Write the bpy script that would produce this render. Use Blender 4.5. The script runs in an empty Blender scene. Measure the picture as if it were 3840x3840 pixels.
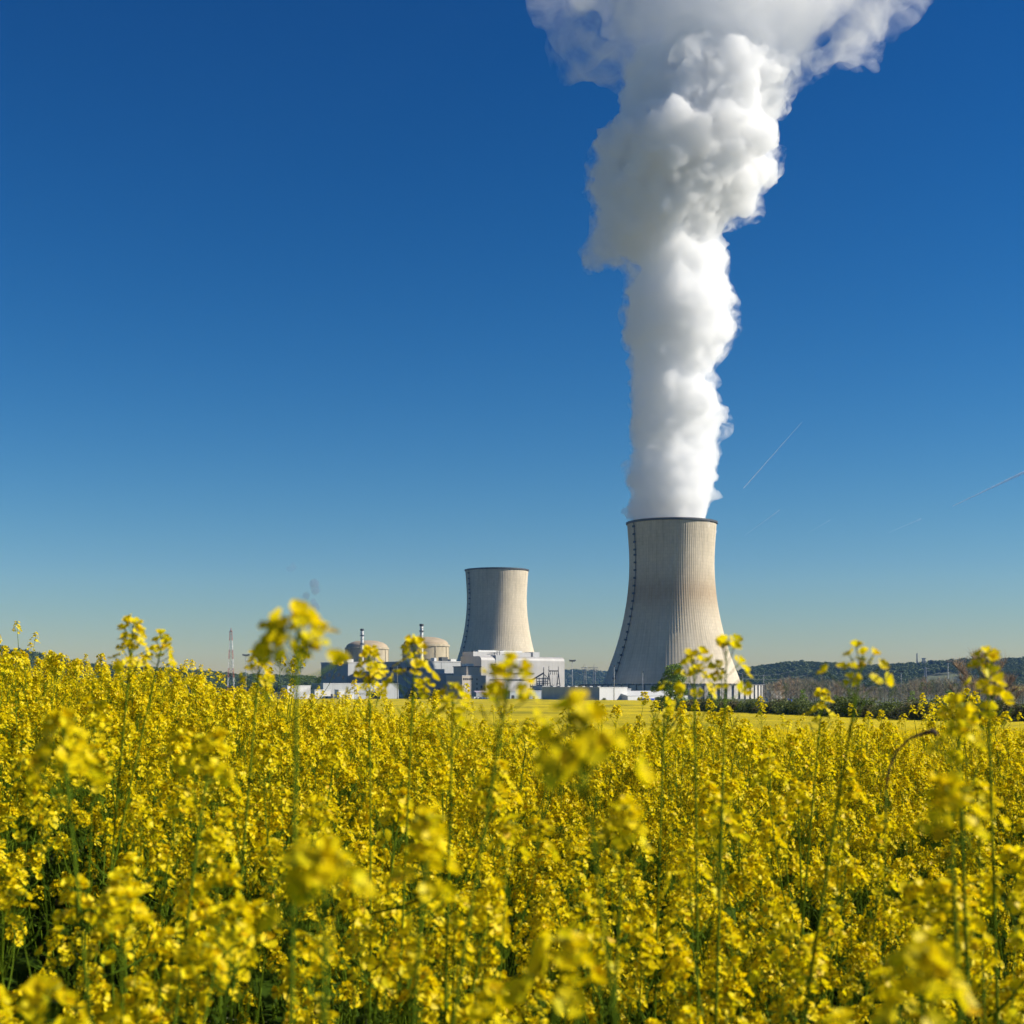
import bpy, math, random
import numpy as np
from mathutils import Vector, Matrix

R = math.radians
scene = bpy.context.scene
COL = scene.collection
FPX, CX, HY, EYE = 5250.0, 1920.0, 2567.0, 14.0      # lens: focal length and horizon of the photograph (3840 px wide)

def P(px, py, D):
    return Vector(((px - CX) / FPX * D, D, EYE + (HY - py) / FPX * D))
def PX(px, D): return (px - CX) / FPX * D
def PZ(py, D): return EYE + (HY - py) / FPX * D

# ------------------------------------------------------------------ tagging
def tag(o, label=None, cat=None, group=None, kind=None):
    if label: o['label'] = label
    if cat: o['category'] = cat
    if group: o['group'] = group
    if kind: o['kind'] = kind
    return o
def thing(name, label, cat, loc=(0, 0, 0), group=None):
    o = bpy.data.objects.new(name, None)
    COL.objects.link(o); o.location = loc; o.empty_display_size = 0.2
    return tag(o, label, cat, group)
def copy_tree(o, parent=None):
    c = o.copy(); COL.objects.link(c)
    if parent: c.parent = parent
    for ch in list(o.children): copy_tree(ch, c)
    return c

# ------------------------------------------------------------------ mesh builder
class MB:
    def __init__(s): s.v = []; s.f = []; s.m = []; s.mi = 0
    def add(s, vs, fs):
        o = len(s.v); s.v.extend([tuple(p) for p in vs])
        for f in fs: s.f.append(tuple(i + o for i in f)); s.m.append(s.mi)
    def prism(s, foot, z0, z1):
        n = len(foot)
        vs = [(p[0], p[1], z0) for p in foot] + [(p[0], p[1], z1) for p in foot]
        fs = [tuple(range(n - 1, -1, -1)), tuple(range(n, 2 * n))]
        fs += [(i, (i + 1) % n, n + (i + 1) % n, n + i) for i in range(n)]
        s.add(vs, fs)
    def box(s, c, size, rz=0.0):
        hx, hy, hz = size[0] / 2, size[1] / 2, size[2] / 2
        cs, sn = math.cos(rz), math.sin(rz)
        foot = [(c[0] + x * cs - y * sn, c[1] + x * sn + y * cs) for x, y in ((-hx, -hy), (hx, -hy), (hx, hy), (-hx, hy))]
        s.prism(foot, c[2] - hz, c[2] + hz)
    def tube(s, pts, rad, n=6, cap=True):
        pts = [Vector(p) for p in pts]
        if not hasattr(rad, '__len__'): rad = [rad] * len(pts)
        vs = []; prev = None
        for i, p in enumerate(pts):
            t = (pts[min(i + 1, len(pts) - 1)] - pts[max(i - 1, 0)]).normalized()
            if prev is None:
                a = Vector((0, 0, 1)) if abs(t.z) < 0.9 else Vector((1, 0, 0))
                x = t.cross(a).normalized()
            else:
                x = (prev - t * prev.dot(t)).normalized()
            prev = x; y = t.cross(x)
            for k in range(n):
                a = 2 * math.pi * k / n
                vs.append(p + (x * math.cos(a) + y * math.sin(a)) * rad[i])
        fs = []
        for i in range(len(pts) - 1):
            for k in range(n):
                k2 = (k + 1) % n
                fs.append((i * n + k, i * n + k2, (i + 1) * n + k2, (i + 1) * n + k))
        if cap and n > 2:
            fs.append(tuple(range(n - 1, -1, -1))); b = (len(pts) - 1) * n
            fs.append(tuple(range(b, b + n)))
        s.add(vs, fs)
    def lathe(s, c, prof, n=48, rfun=None):
        vs = []; fs = []
        for (r, z) in prof:
            for k in range(n):
                a = 2 * math.pi * k / n
                rr = r if rfun is None else rfun(r, k)
                vs.append((c[0] + rr * math.cos(a), c[1] + rr * math.sin(a), c[2] + z))
        for i in range(len(prof) - 1):
            for k in range(n):
                k2 = (k + 1) % n
                fs.append((i * n + k, i * n + k2, (i + 1) * n + k2, (i + 1) * n + k))
        s.add(vs, fs)
    def build(s, name, mat, parent=None, smooth=False):
        mats = mat if isinstance(mat, (list, tuple)) else [mat]
        off = Vector((0, 0, 0))
        if parent is not None:
            q = parent
            while q is not None: off = off + Vector(q.location); q = q.parent
        me = bpy.data.meshes.new(name)
        me.from_pydata([(v[0] - off.x, v[1] - off.y, v[2] - off.z) for v in s.v], [], s.f)
        for m in mats: me.materials.append(m)
        if len(mats) > 1: me.polygons.foreach_set('material_index', s.m)
        if smooth: me.polygons.foreach_set('use_smooth', [True] * len(me.polygons))
        me.update()
        o = bpy.data.objects.new(name, me); COL.objects.link(o)
        if parent is not None: o.parent = parent
        return o

# ------------------------------------------------------------------ materials
def nodes(name):
    m = bpy.data.materials.new(name); m.use_nodes = True
    nt = m.node_tree; return m, nt, nt.nodes, nt.links, nt.nodes['Principled BSDF']
def ramp(nd, stops):
    r = nd.new('ShaderNodeValToRGB'); e = r.color_ramp.elements
    e[0].position, e[0].color = stops[0][0], (*stops[0][1], 1)
    e[1].position, e[1].color = stops[-1][0], (*stops[-1][1], 1)
    for p, c in stops[1:-1]:
        x = e.new(p); x.color = (*c, 1)
    return r
def M_plain(name, col, rough=0.7, var=0.15, scale=0.3, metal=0.0, stretch=(1, 1, 1), bump=0.0):
    m, nt, nd, lk, b = nodes(name)
    tc = nd.new('ShaderNodeTexCoord'); mp = nd.new('ShaderNodeMapping'); mp.inputs['Scale'].default_value = stretch
    n = nd.new('ShaderNodeTexNoise'); n.inputs['Scale'].default_value = scale; n.inputs['Detail'].default_value = 5
    lk.new(tc.outputs['Object'], mp.inputs[0]); lk.new(mp.outputs[0], n.inputs[0])
    lo = tuple(c * (1 - var) for c in col); hi = tuple(min(1, c * (1 + var)) for c in col)
    r = ramp(nd, [(0.3, lo), (0.7, hi)])
    lk.new(n.outputs[0], r.inputs[0]); lk.new(r.outputs[0], b.inputs['Base Color'])
    b.inputs['Roughness'].default_value = rough; b.inputs['Metallic'].default_value = metal
    if bump:
        bp = nd.new('ShaderNodeBump'); bp.inputs['Strength'].default_value = bump
        lk.new(n.outputs[0], bp.inputs['Height']); lk.new(bp.outputs[0], b.inputs['Normal'])
    return m
def M_leaf(name, stops, trans=0.35, rough=0.6, spec=0.2):
    """thin leaves and petals: a diffuse/translucent sheet, each leaf with its own tint"""
    m, nt, nd, lk, b = nodes(name)
    g = nd.new('ShaderNodeNewGeometry'); r = ramp(nd, stops)
    lk.new(g.outputs['Random Per Island'], r.inputs[0])
    lk.new(r.outputs[0], b.inputs['Base Color']); b.inputs['Roughness'].default_value = rough
    t = nd.new('ShaderNodeBsdfTranslucent'); lk.new(r.outputs[0], t.inputs[0])
    mx = nd.new('ShaderNodeMixShader'); mx.inputs[0].default_value = trans
    lk.new(b.outputs[0], mx.inputs[1]); lk.new(t.outputs[0], mx.inputs[2])
    lk.new(mx.outputs[0], nd['Material Output'].inputs[0])
    b.inputs['Specular IOR Level'].default_value = spec
    return m
def M_clad(name, col, period=1.2, var=0.08, rough=0.55):
    """sheet cladding: faint vertical joints and rain streaks"""
    m, nt, nd, lk, b = nodes(name)
    tc = nd.new('ShaderNodeTexCoord'); mp = nd.new('ShaderNodeMapping')
    mp.inputs['Scale'].default_value = (1, 1, 0.05)
    lk.new(tc.outputs['Object'], mp.inputs[0])
    n = nd.new('ShaderNodeTexNoise'); n.inputs['Scale'].default_value = 1.0 / period; n.inputs['Detail'].default_value = 4
    lk.new(mp.outputs[0], n.inputs[0])
    n2 = nd.new('ShaderNodeTexNoise'); n2.inputs['Scale'].default_value = 0.08; n2.inputs['Detail'].default_value = 4
    lk.new(tc.outputs['Object'], n2.inputs[0])
    ad = nd.new('ShaderNodeMath'); ad.operation = 'ADD'; lk.new(n.outputs[0], ad.inputs[0]); lk.new(n2.outputs[0], ad.inputs[1])
    lo = tuple(c * (1 - 2 * var) for c in col); hi = tuple(min(1, c * (1 + var)) for c in col)
    r = ramp(nd, [(0.35, lo), (0.65, hi)])
    ml = nd.new('ShaderNodeMath'); ml.operation = 'MULTIPLY'; ml.inputs[1].default_value = 0.5
    lk.new(ad.outputs[0], ml.inputs[0]); lk.new(ml.outputs[0], r.inputs[0])
    lk.new(r.outputs[0], b.inputs['Base Color']); b.inputs['Roughness'].default_value = rough
    return m

def math_n(nd, lk, op, a, bb=None):
    x = nd.new('ShaderNodeMath'); x.operation = op
    for i, q in enumerate((a, bb)):
        if q is None: continue
        if isinstance(q, (int, float)): x.inputs[i].default_value = q
        else: lk.new(q, x.inputs[i])
    return x.outputs[0]

def M_tower(name, stain=0.8):
    m, nt, nd, lk, b = nodes(name)
    mt = lambda op, a, bb=None: math_n(nd, lk, op, a, bb)
    tc = nd.new('ShaderNodeTexCoord'); sp = nd.new('ShaderNodeSeparateXYZ'); lk.new(tc.outputs['Object'], sp.inputs[0])
    ang = mt('ARCTAN2', sp.outputs[1], sp.outputs[0])
    z = sp.outputs[2]
    # form-work: rows of lifts and panel joints
    lift = mt('FRACT', mt('DIVIDE', z, 3.4)); row = mt('LESS_THAN', lift, 0.12)
    seg = mt('FRACT', mt('MULTIPLY', ang, 60 / math.pi)); joint = mt('LESS_THAN', seg, 0.22)
    # panel tint : white noise per panel
    cell = nd.new('ShaderNodeCombineXYZ')
    lk.new(mt('FLOOR', mt('DIVIDE', z, 3.4)), cell.inputs[0]); lk.new(mt('FLOOR', mt('MULTIPLY', ang, 60 / math.pi)), cell.inputs[1])
    wn = nd.new('ShaderNodeTexWhiteNoise'); lk.new(cell.outputs[0], wn.inputs[0])
    # rain streaks : noise around the shell, stretched down it
    st = nd.new('ShaderNodeCombineXYZ'); lk.new(mt('MULTIPLY', ang, 26.0), st.inputs[0]); lk.new(mt('MULTIPLY', z, 0.012), st.inputs[1])
    ns = nd.new('ShaderNodeTexNoise'); ns.inputs['Scale'].default_value = 1.0; ns.inputs['Detail'].default_value = 6; ns.inputs['Roughness'].default_value = 0.65
    lk.new(st.outputs[0], ns.inputs[0])
    big = nd.new('ShaderNodeTexNoise'); big.inputs['Scale'].default_value = 0.03; big.inputs['Detail'].default_value = 5
    lk.new(tc.outputs['Object'], big.inputs[0])
    v = mt('ADD', mt('MULTIPLY', ns.outputs[0], 0.55), mt('MULTIPLY', big.outputs[0], 0.45))
    r = ramp(nd, [(0.28, (0.38, 0.33, 0.24)), (0.5, (0.54, 0.465, 0.345)), (0.72, (0.62, 0.555, 0.43))])
    lk.new(v, r.inputs[0])
    # damp rust-brown band below the throat
    zb = mt('DIVIDE', mt('SUBTRACT', z, 106.0), 17.0)
    band = mt('POWER', 2.718, mt('MULTIPLY', mt('MULTIPLY', zb, zb), -1.0))
    bn = mt('MULTIPLY', band, mt('MULTIPLY', ns.outputs[0], 1.5))
    bn = mt('MULTIPLY', bn, stain)
    run = nd.new('ShaderNodeTexNoise'); run.inputs['Scale'].default_value = 1.0; run.inputs['Detail'].default_value = 5; run.inputs['Roughness'].default_value = 0.7
    rc = nd.new('ShaderNodeCombineXYZ'); lk.new(mt('MULTIPLY', ang, 11.0), rc.inputs[0]); lk.new(mt('MULTIPLY', z, 0.02), rc.inputs[1]); lk.new(rc.outputs[0], run.inputs[0])
    runs = mt('MULTIPLY', mt('MAXIMUM', mt('SUBTRACT', run.outputs[0], 0.52), 0.0), mt('MAXIMUM', mt('DIVIDE', mt('SUBTRACT', z, 90.0), 60.0), 0.15))
    cl = nd.new('ShaderNodeClamp'); lk.new(bn, cl.inputs[0])
    mx = nd.new('ShaderNodeMix'); mx.data_type = 'RGBA'; lk.new(cl.outputs[0], mx.inputs[0]); lk.new(r.outputs[0], mx.inputs[6])
    mx.inputs[7].default_value = (0.34, 0.235, 0.13, 1)
    dark = mt('ADD', mt('MULTIPLY', row, 0.09), mt('MULTIPLY', joint, 0.08))
    dark = mt('ADD', dark, mt('MULTIPLY', wn.outputs[0], 0.10))
    fac = mt('SUBTRACT', mt('SUBTRACT', 1.06, dark), mt('MULTIPLY', runs, 1.1))
    sc = nd.new('ShaderNodeVectorMath'); sc.operation = 'SCALE'; lk.new(mx.outputs[2], sc.inputs[0]); lk.new(fac, sc.inputs['Scale'])
    lk.new(sc.outputs[0], b.inputs['Base Color']); b.inputs['Roughness'].default_value = 0.9
    b.inputs['Specular IOR Level'].default_value = 0.2
    return m

MT = dict(
    tower=M_tower('tower_concrete', 0.85), tower_clean=M_tower('tower_concrete_pale', 0.12),
    dark=M_plain('dark_steel', (0.045, 0.05, 0.055), 0.6), rim=M_plain('rim_steel', (0.05, 0.055, 0.06), 0.6),
    conc=M_plain('wall_concrete', (0.50, 0.47, 0.42), 0.85, 0.18, 0.4),
    post=M_plain('wall_post', (0.09, 0.09, 0.085), 0.7),
    dome=M_plain('dome_concrete', (0.42, 0.355, 0.24), 0.85, 0.22, 0.25, stretch=(1, 1, 0.25)),
    domeroof=M_plain('dome_roof', (0.38, 0.30, 0.20), 0.85, 0.12, 0.15),
    steel=M_plain('chimney_steel', (0.72, 0.71, 0.69), 0.5, 0.1, 1.0, 0.05),
    clad=M_clad('grey_cladding', (0.40, 0.385, 0.37)), clad2=M_clad('pale_cladding', (0.40, 0.41, 0.41)),
    white=M_clad('white_cladding', (0.58, 0.575, 0.56), 2.0, 0.04), tan=M_clad('tan_panels', (0.43, 0.37, 0.30), 3.0, 0.07),
    blue_grey=M_clad('blue_grey_cladding', (0.30, 0.34, 0.38)), roof=M_plain('roof_sheet', (0.40, 0.395, 0.39), 0.6, 0.1, 0.2),  # blue_grey: shed walls, and shade painted onto the warehouse's side
    darkclad=M_clad('dark_cladding', (0.27, 0.275, 0.28)),  # one shed's wall, and shade painted onto the sides of two blocks
    glass=M_plain('window_glass', (0.03, 0.035, 0.04), 0.15, 0.3, 0.5), opening=M_plain('dark_opening', (0.025, 0.025, 0.03), 0.9),
    pink=M_plain('lilac_roof', (0.36, 0.30, 0.36), 0.7), bluep=M_plain('blue_paint', (0.02, 0.20, 0.62), 0.45, 0.1),
    cobalt=M_plain('cobalt_paint', (0.02, 0.06, 0.42), 0.45, 0.1), whitep=M_plain('white_paint', (0.58, 0.58, 0.565), 0.5, 0.08),
    red=M_plain('red_paint', (0.36, 0.10, 0.08), 0.5, 0.1), galv=M_plain('galvanised_steel', (0.30, 0.31, 0.32), 0.55, 0.1, 2.0, 0.1),
    bark=M_plain('bark', (0.10, 0.085, 0.065), 0.9, 0.3, 3.0), twig=M_plain('twigs', (0.33, 0.285, 0.19), 0.9, 0.3, 1.0),
    rusttwig=M_plain('rusty_twigs', (0.38, 0.26, 0.15), 0.9, 0.3, 1.0),
    deadstalk=M_plain('dead_stalk', (0.06, 0.035, 0.02), 0.8, 0.3, 40),
    tank=M_plain('transformer_paint', (0.12, 0.13, 0.13), 0.6), porc=M_plain('porcelain', (0.30, 0.22, 0.18), 0.3),
    petal=M_leaf('rapeseed_petal', [(0.0, (0.80, 0.50, 0.003)), (0.08, (0.88, 0.67, 0.003)), (0.75, (0.92, 0.755, 0.004)), (1.0, (0.90, 0.79, 0.010))], 0.47, 0.5),
    bud=M_leaf('rapeseed_bud', [(0.0, (0.24, 0.30, 0.02)), (1.0, (0.55, 0.48, 0.02))], 0.2),
    stem=M_leaf('rapeseed_stem', [(0.0, (0.07, 0.125, 0.008)), (1.0, (0.14, 0.215, 0.012))], 0.2, spec=0.05),
    leaf=M_leaf('rapeseed_leaf', [(0.0, (0.03, 0.068, 0.005)), (1.0, (0.07, 0.125, 0.009))], 0.35, spec=0.1),
    lush=M_leaf('spring_leaves', [(0.0, (0.07, 0.13, 0.016)), (0.5, (0.15, 0.25, 0.028)), (1.0, (0.26, 0.38, 0.05))], 0.3),
    hedge=M_leaf('hedge_leaves', [(0.0, (0.06, 0.085, 0.02)), (0.5, (0.115, 0.15, 0.034)), (1.0, (0.20, 0.235, 0.055))], 0.35),
    hedge_b=M_leaf('brown_hedge_leaves', [(0.0, (0.09, 0.08, 0.035)), (0.5, (0.15, 0.135, 0.06)), (1.0, (0.21, 0.19, 0.08))], 0.35),
    dkleaf=M_leaf('dark_leaves', [(0.0, (0.012, 0.02, 0.01)), (1.0, (0.035, 0.05, 0.02))], 0.2),
    wood=M_leaf('woodland_leaves', [(0.0, (0.04, 0.065, 0.016)), (0.6, (0.085, 0.125, 0.026)), (1.0, (0.17, 0.205, 0.045))], 0.2),
)

# ------------------------------------------------------------------ terrain
CAN = [(0, -.64), (2, -.62), (4, -.58), (7.5, -.55), (11, -.61), (15, -.75), (25, -1.20), (50, -2.0), (100, -3.45), (250, -6.4), (450, -8.35), (600, -9.7), (1080, -12.1), (1250, -12.6), (20000, -12.65)]
CXs = np.array([c[0] for c in CAN], float); CYs = np.array([c[1] for c in CAN], float)
def canopy(x, y):
    x = np.asarray(x, float); y = np.asarray(y, float)
    base = np.interp(np.maximum(y, 0), CXs, CYs)
    t = np.clip((0.3 - x) / 3.6, 0, 1.15)
    fade = np.clip((y - 1.0) / 4.5, 0, 1) * np.clip((90 - y) / 70, 0, 1)
    return EYE + base + 0.55 * t * fade
def ground(x, y):
    return np.maximum(canopy(x, y) - 1.35, 0.0)

def M_ground():
    m, nt, nd, lk, b = nodes('soil')
    tc = nd.new('ShaderNodeTexCoord')
    n = nd.new('ShaderNodeTexNoise'); n.inputs['Scale'].default_value = 6; n.inputs['Detail'].default_value = 8
    n2 = nd.new('ShaderNodeTexNoise'); n2.inputs['Scale'].default_value = 0.01; n2.inputs['Detail'].default_value = 6
    lk.new(tc.outputs['Object'], n.inputs[0]); lk.new(tc.outputs['Object'], n2.inputs[0])
    r = ramp(nd, [(0.35, (0.025, 0.03, 0.01)), (0.6, (0.05, 0.055, 0.018)), (0.75, (0.08, 0.06, 0.035))])
    r2 = ramp(nd, [(0.4, (0.06, 0.085, 0.025)), (0.6, (0.12, 0.12, 0.05))])
    lk.new(n.outputs[0], r.inputs[0]); lk.new(n2.outputs[0], r2.inputs[0])
    mx = nd.new('ShaderNodeMix'); mx.data_type = 'RGBA'; mx.inputs[0].default_value = 0.5
    lk.new(r.outputs[0], mx.inputs[6]); lk.new(r2.outputs[0], mx.inputs[7]); lk.new(mx.outputs[2], b.inputs['Base Color'])
    b.inputs['Roughness'].default_value = 0.95
    bp = nd.new('ShaderNodeBump'); bp.inputs['Strength'].default_value = 0.5; lk.new(n.outputs[0], bp.inputs['Height']); lk.new(bp.outputs[0], b.inputs['Normal'])
    return m
def build_ground():
    nr, na = 150, 180
    rad = np.concatenate([[0.0], np.geomspace(0.4, 9000, nr)])
    vs = [(0, 0, float(ground(0, 0)))]; fs = []
    for r in rad[1:]:
        for k in range(na):
            a = 2 * math.pi * k / na; x, y = r * math.cos(a), r * math.sin(a)
            vs.append((x, y, float(ground(x, y))))
    for k in range(na): fs.append((0, 1 + k, 1 + (k + 1) % na))
    for i in range(nr - 1):
        for k in range(na):
            k2 = (k + 1) % na; a = 1 + i * na; c = 1 + (i + 1) * na
            fs.append((a + k, c + k, c + k2, a + k2))
    mb = MB(); mb.add(vs, fs)
    tag(mb.build('ground', M_ground(), None, True), kind='structure')
build_ground()

# ------------------------------------------------------------------ far field : one yellow sheet at crop height
HEDGE = (P(2630, 0, 432), P(3990, 0, 205))
def hedge_y(px):
    ax, ay, bx, by = HEDGE[0].x, HEDGE[0].y, HEDGE[1].x, HEDGE[1].y
    k = (px - CX) / FPX; dx, dy = bx - ax, by - ay
    t = (k * ay - ax) / (dx - k * dy)
    return ay + t * dy
def field_edge(px):
    if px < 2150: return 1232.0
    if px < 2610: return 1085.0
    return hedge_y(px) - 2.0
def M_field():
    m, nt, nd, lk, b = nodes('rapeseed_bloom_far')
    mt = lambda op, a, bb=None: math_n(nd, lk, op, a, bb)
    tc = nd.new('ShaderNodeTexCoord')
    n = nd.new('ShaderNodeTexNoise'); n.inputs['Scale'].default_value = 5.0; n.inputs['Detail'].default_value = 6
    n2 = nd.new('ShaderNodeTexNoise'); n2.inputs['Scale'].default_value = 0.035; n2.inputs['Detail'].default_value = 6
    mp = nd.new('ShaderNodeMapping'); mp.inputs['Scale'].default_value = (1, 0.35, 1); mp.inputs['Rotation'].default_value = (0, 0, R(14))
    lk.new(tc.outputs['Object'], n.inputs[0]); lk.new(tc.outputs['Object'], mp.inputs[0]); lk.new(mp.outputs[0], n2.inputs[0])
    r = ramp(nd, [(0.36, (0.22, 0.21, 0.012)), (0.47, (0.47, 0.37, 0.006)), (0.62, (0.66, 0.51, 0.008))])
    lk.new(mt('ADD', mt('MULTIPLY', n.outputs[0], 0.38), mt('MULTIPLY', n2.outputs[0], 0.62)), r.inputs[0])
    sp = nd.new('ShaderNodeSeparateXYZ'); lk.new(tc.outputs['Object'], sp.inputs[0])
    row = mt('FRACT', mt('DIVIDE', mt('ADD', mt('MULTIPLY', sp.outputs[1], 0.94), mt('MULTIPLY', sp.outputs[0], 0.34)), 34.0))
    tram = mt('MULTIPLY', mt('LESS_THAN', row, 0.05), 0.6)
    mx = nd.new('ShaderNodeMix'); mx.data_type = 'RGBA'; lk.new(tram, mx.inputs[0]); lk.new(r.outputs[0], mx.inputs[6]); mx.inputs[7].default_value = (0.22, 0.2, 0.02, 1)
    lk.new(mx.outputs[2], b.inputs['Base Color']); b.inputs['Roughness'].default_value = 0.9; b.inputs['Specular IOR Level'].default_value = 0.1
    bp = nd.new('ShaderNodeBump'); bp.inputs['Strength'].default_value = 0.8; bp.inputs['Distance'].default_value = 0.15
    lk.new(n.outputs[0], bp.inputs['Height']); lk.new(bp.outputs[0], b.inputs['Normal'])
    return m
def build_far_field():
    rng = np.random.default_rng(5)
    ys = np.geomspace(44, 1240, 340); pxs = np.linspace(-700, 4500, 340)
    Pp, Yy = np.meshgrid(pxs, ys)
    edge = np.array([field_edge(p) for p in pxs])[None, :]
    Yc = np.minimum(Yy, edge)
    X = (Pp - CX) / FPX * Yc
    Z = canopy(X, Yc) - 0.06 + 0.16 * (rng.random(X.shape) - 0.5) + 0.12 * np.sin(X * 0.11 + 1.3 * np.sin(Yc * 0.021))
    nr, nc = X.shape
    vs = np.stack([X, Yc, Z], -1).reshape(-1, 3)
    fs = []
    for i in range(nr - 1):
        for j in range(nc - 1):
            if Yy[i, j] >= edge[0, j] and Yy[i, j + 1] >= edge[0, j + 1]: continue
            a = i * nc + j; fs.append((a, a + 1, a + nc + 1, a + nc))
    mb = MB(); mb.v = [tuple(map(float, v)) for v in vs]; mb.f = fs; mb.m = [0] * len(fs)
    # skirt down to the soil along the far edge
    tag(mb.build('rapeseed_field', M_field(), None, True), 'smooth yellow expanse of distant rapeseed reaching the power plant', 'crop field', kind='stuff')
build_far_field()

# ------------------------------------------------------------------ rapeseed plants
class Acc:
    """arrays of verts / faces with a material index per face (0 petal 1 bud 2 stem 3 leaf)"""
    def __init__(s): s.v = []; s.f = []; s.m = []; s.n = 0
    def add(s, v, f, m):
        v = np.asarray(v, float); o = s.n
        s.v.append(v); s.n += len(v)
        s.f.extend([tuple(i + o for i in q) for q in f]); s.m.extend([m] * len(f))
    def merge(s, o):
        b = s.n; s.v.extend(o.v); s.n += o.n
        s.f.extend([tuple(i + b for i in q) for q in o.f]); s.m.extend(o.m)
    def mesh(s, name):
        me = bpy.data.meshes.new(name)
        me.from_pydata(np.concatenate(s.v).tolist(), [], s.f)
        used = sorted(set(s.m)); mp = {u: i for i, u in enumerate(used)}
        for u in used: me.materials.append((MT['petal'], MT['bud'], MT['stem'], MT['leaf'])[u])
        me.polygons.foreach_set('material_index', [mp[x] for x in s.m])
        me.polygons.foreach_set('use_smooth', [True] * len(me.polygons)); me.update()
        return me
def nrm(v): return v / (np.linalg.norm(v) + 1e-9)
def frame(d):
    d = nrm(d); a = np.array([0, 0, 1.0]) if abs(d[2]) < 0.9 else np.array([1.0, 0, 0])
    x = nrm(np.cross(a, d)); return x, np.cross(d, x), d
def a_tube(acc, pts, rad, n, m):
    pts = np.asarray(pts, float); vs = []
    x = None
    for i in range(len(pts)):
        t = nrm(pts[min(i + 1, len(pts) - 1)] - pts[max(i - 1, 0)])
        if x is None: x, y, _ = frame(t)
        else: x = nrm(x - t * np.dot(x, t)); y = np.cross(t, x)
        for k in range(n):
            a = 2 * math.pi * k / n; vs.append(pts[i] + (x * math.cos(a) + y * math.sin(a)) * rad[i])
    fs = [(i * n + k, i * n + (k + 1) % n, (i + 1) * n + (k + 1) % n, (i + 1) * n + k) for i in range(len(pts) - 1) for k in range(n)]
    acc.add(vs, fs, m)
PR = np.array([0.10, 0.32, 0.62, 0.86, 1.04]); PW = np.array([0.08, 0.20, 0.46, 0.58, 0.40])
PETF = [(i * 3 + j, i * 3 + j + 1, (i + 1) * 3 + j + 1, (i + 1) * 3 + j) for i in range(4) for j in range(2)]
def flower(acc, rng, p, d, size, openness, lod):
    x, y, z = frame(d); r0 = rng.random() * 6.28
    for k in range(4):
        a = r0 + k * math.pi / 2 + rng.normal(0, 0.12)
        e = x * math.cos(a) + y * math.sin(a); w = y * math.cos(a) - x * math.sin(a)
        tilt = (1 - openness) * 1.25 + rng.normal(0, 0.13)
        if lod:
            e2 = e * math.cos(tilt) + z * math.sin(tilt)
            q = [p + e2 * 0.08 * size, p + (e2 * 0.62 + w * 0.54) * size, p + (e2 * 1.08) * size, p + (e2 * 0.62 - w * 0.54) * size]
            acc.add(q, [(0, 1, 2, 3)], 0); continue
        n2 = z * math.cos(tilt) - e * math.sin(tilt); e2 = e * math.cos(tilt) + z * math.sin(tilt)
        curl = rng.normal(0.0, 0.10); vs = []
        for i in range(5):
            u = PR[i]; lift = 0.22 * u * u * 0.5 + (curl if i == 4 else 0)
            for j in (-1, 0, 1):
                vs.append(p + (e2 * u + w * (j * PW[i]) + n2 * (lift + (0.10 if j else 0.0) * u + (0.05 if i == 4 and j == 0 else 0))) * size)
        acc.add(vs, PETF, 0)
    if not lod:      # stamens
        for k in range(4):
            a = r0 + 0.8 + k * 1.57
            q = p + (x * math.cos(a) + y * math.sin(a)) * 0.16 * size
            a_tube(acc, [p, q + z * 0.32 * size], [0.05 * size, 0.09 * size], 3, 1)
OCT = [(0, 0, 1), (1, 0, 0), (0, 1, 0), (-1, 0, 0), (0, -1, 0), (0, 0, -1)]
OCF = [(0, 1, 2), (0, 2, 3), (0, 3, 4), (0, 4, 1), (5, 2, 1), (5, 3, 2), (5, 4, 3), (5, 1, 4)]
def bud(acc, p, d, s):
    x, y, z = frame(d)
    acc.add([p + (x * o[0] * 0.5 + y * o[1] * 0.5 + z * o[2]) * s for o in OCT], OCF, 1)
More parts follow.
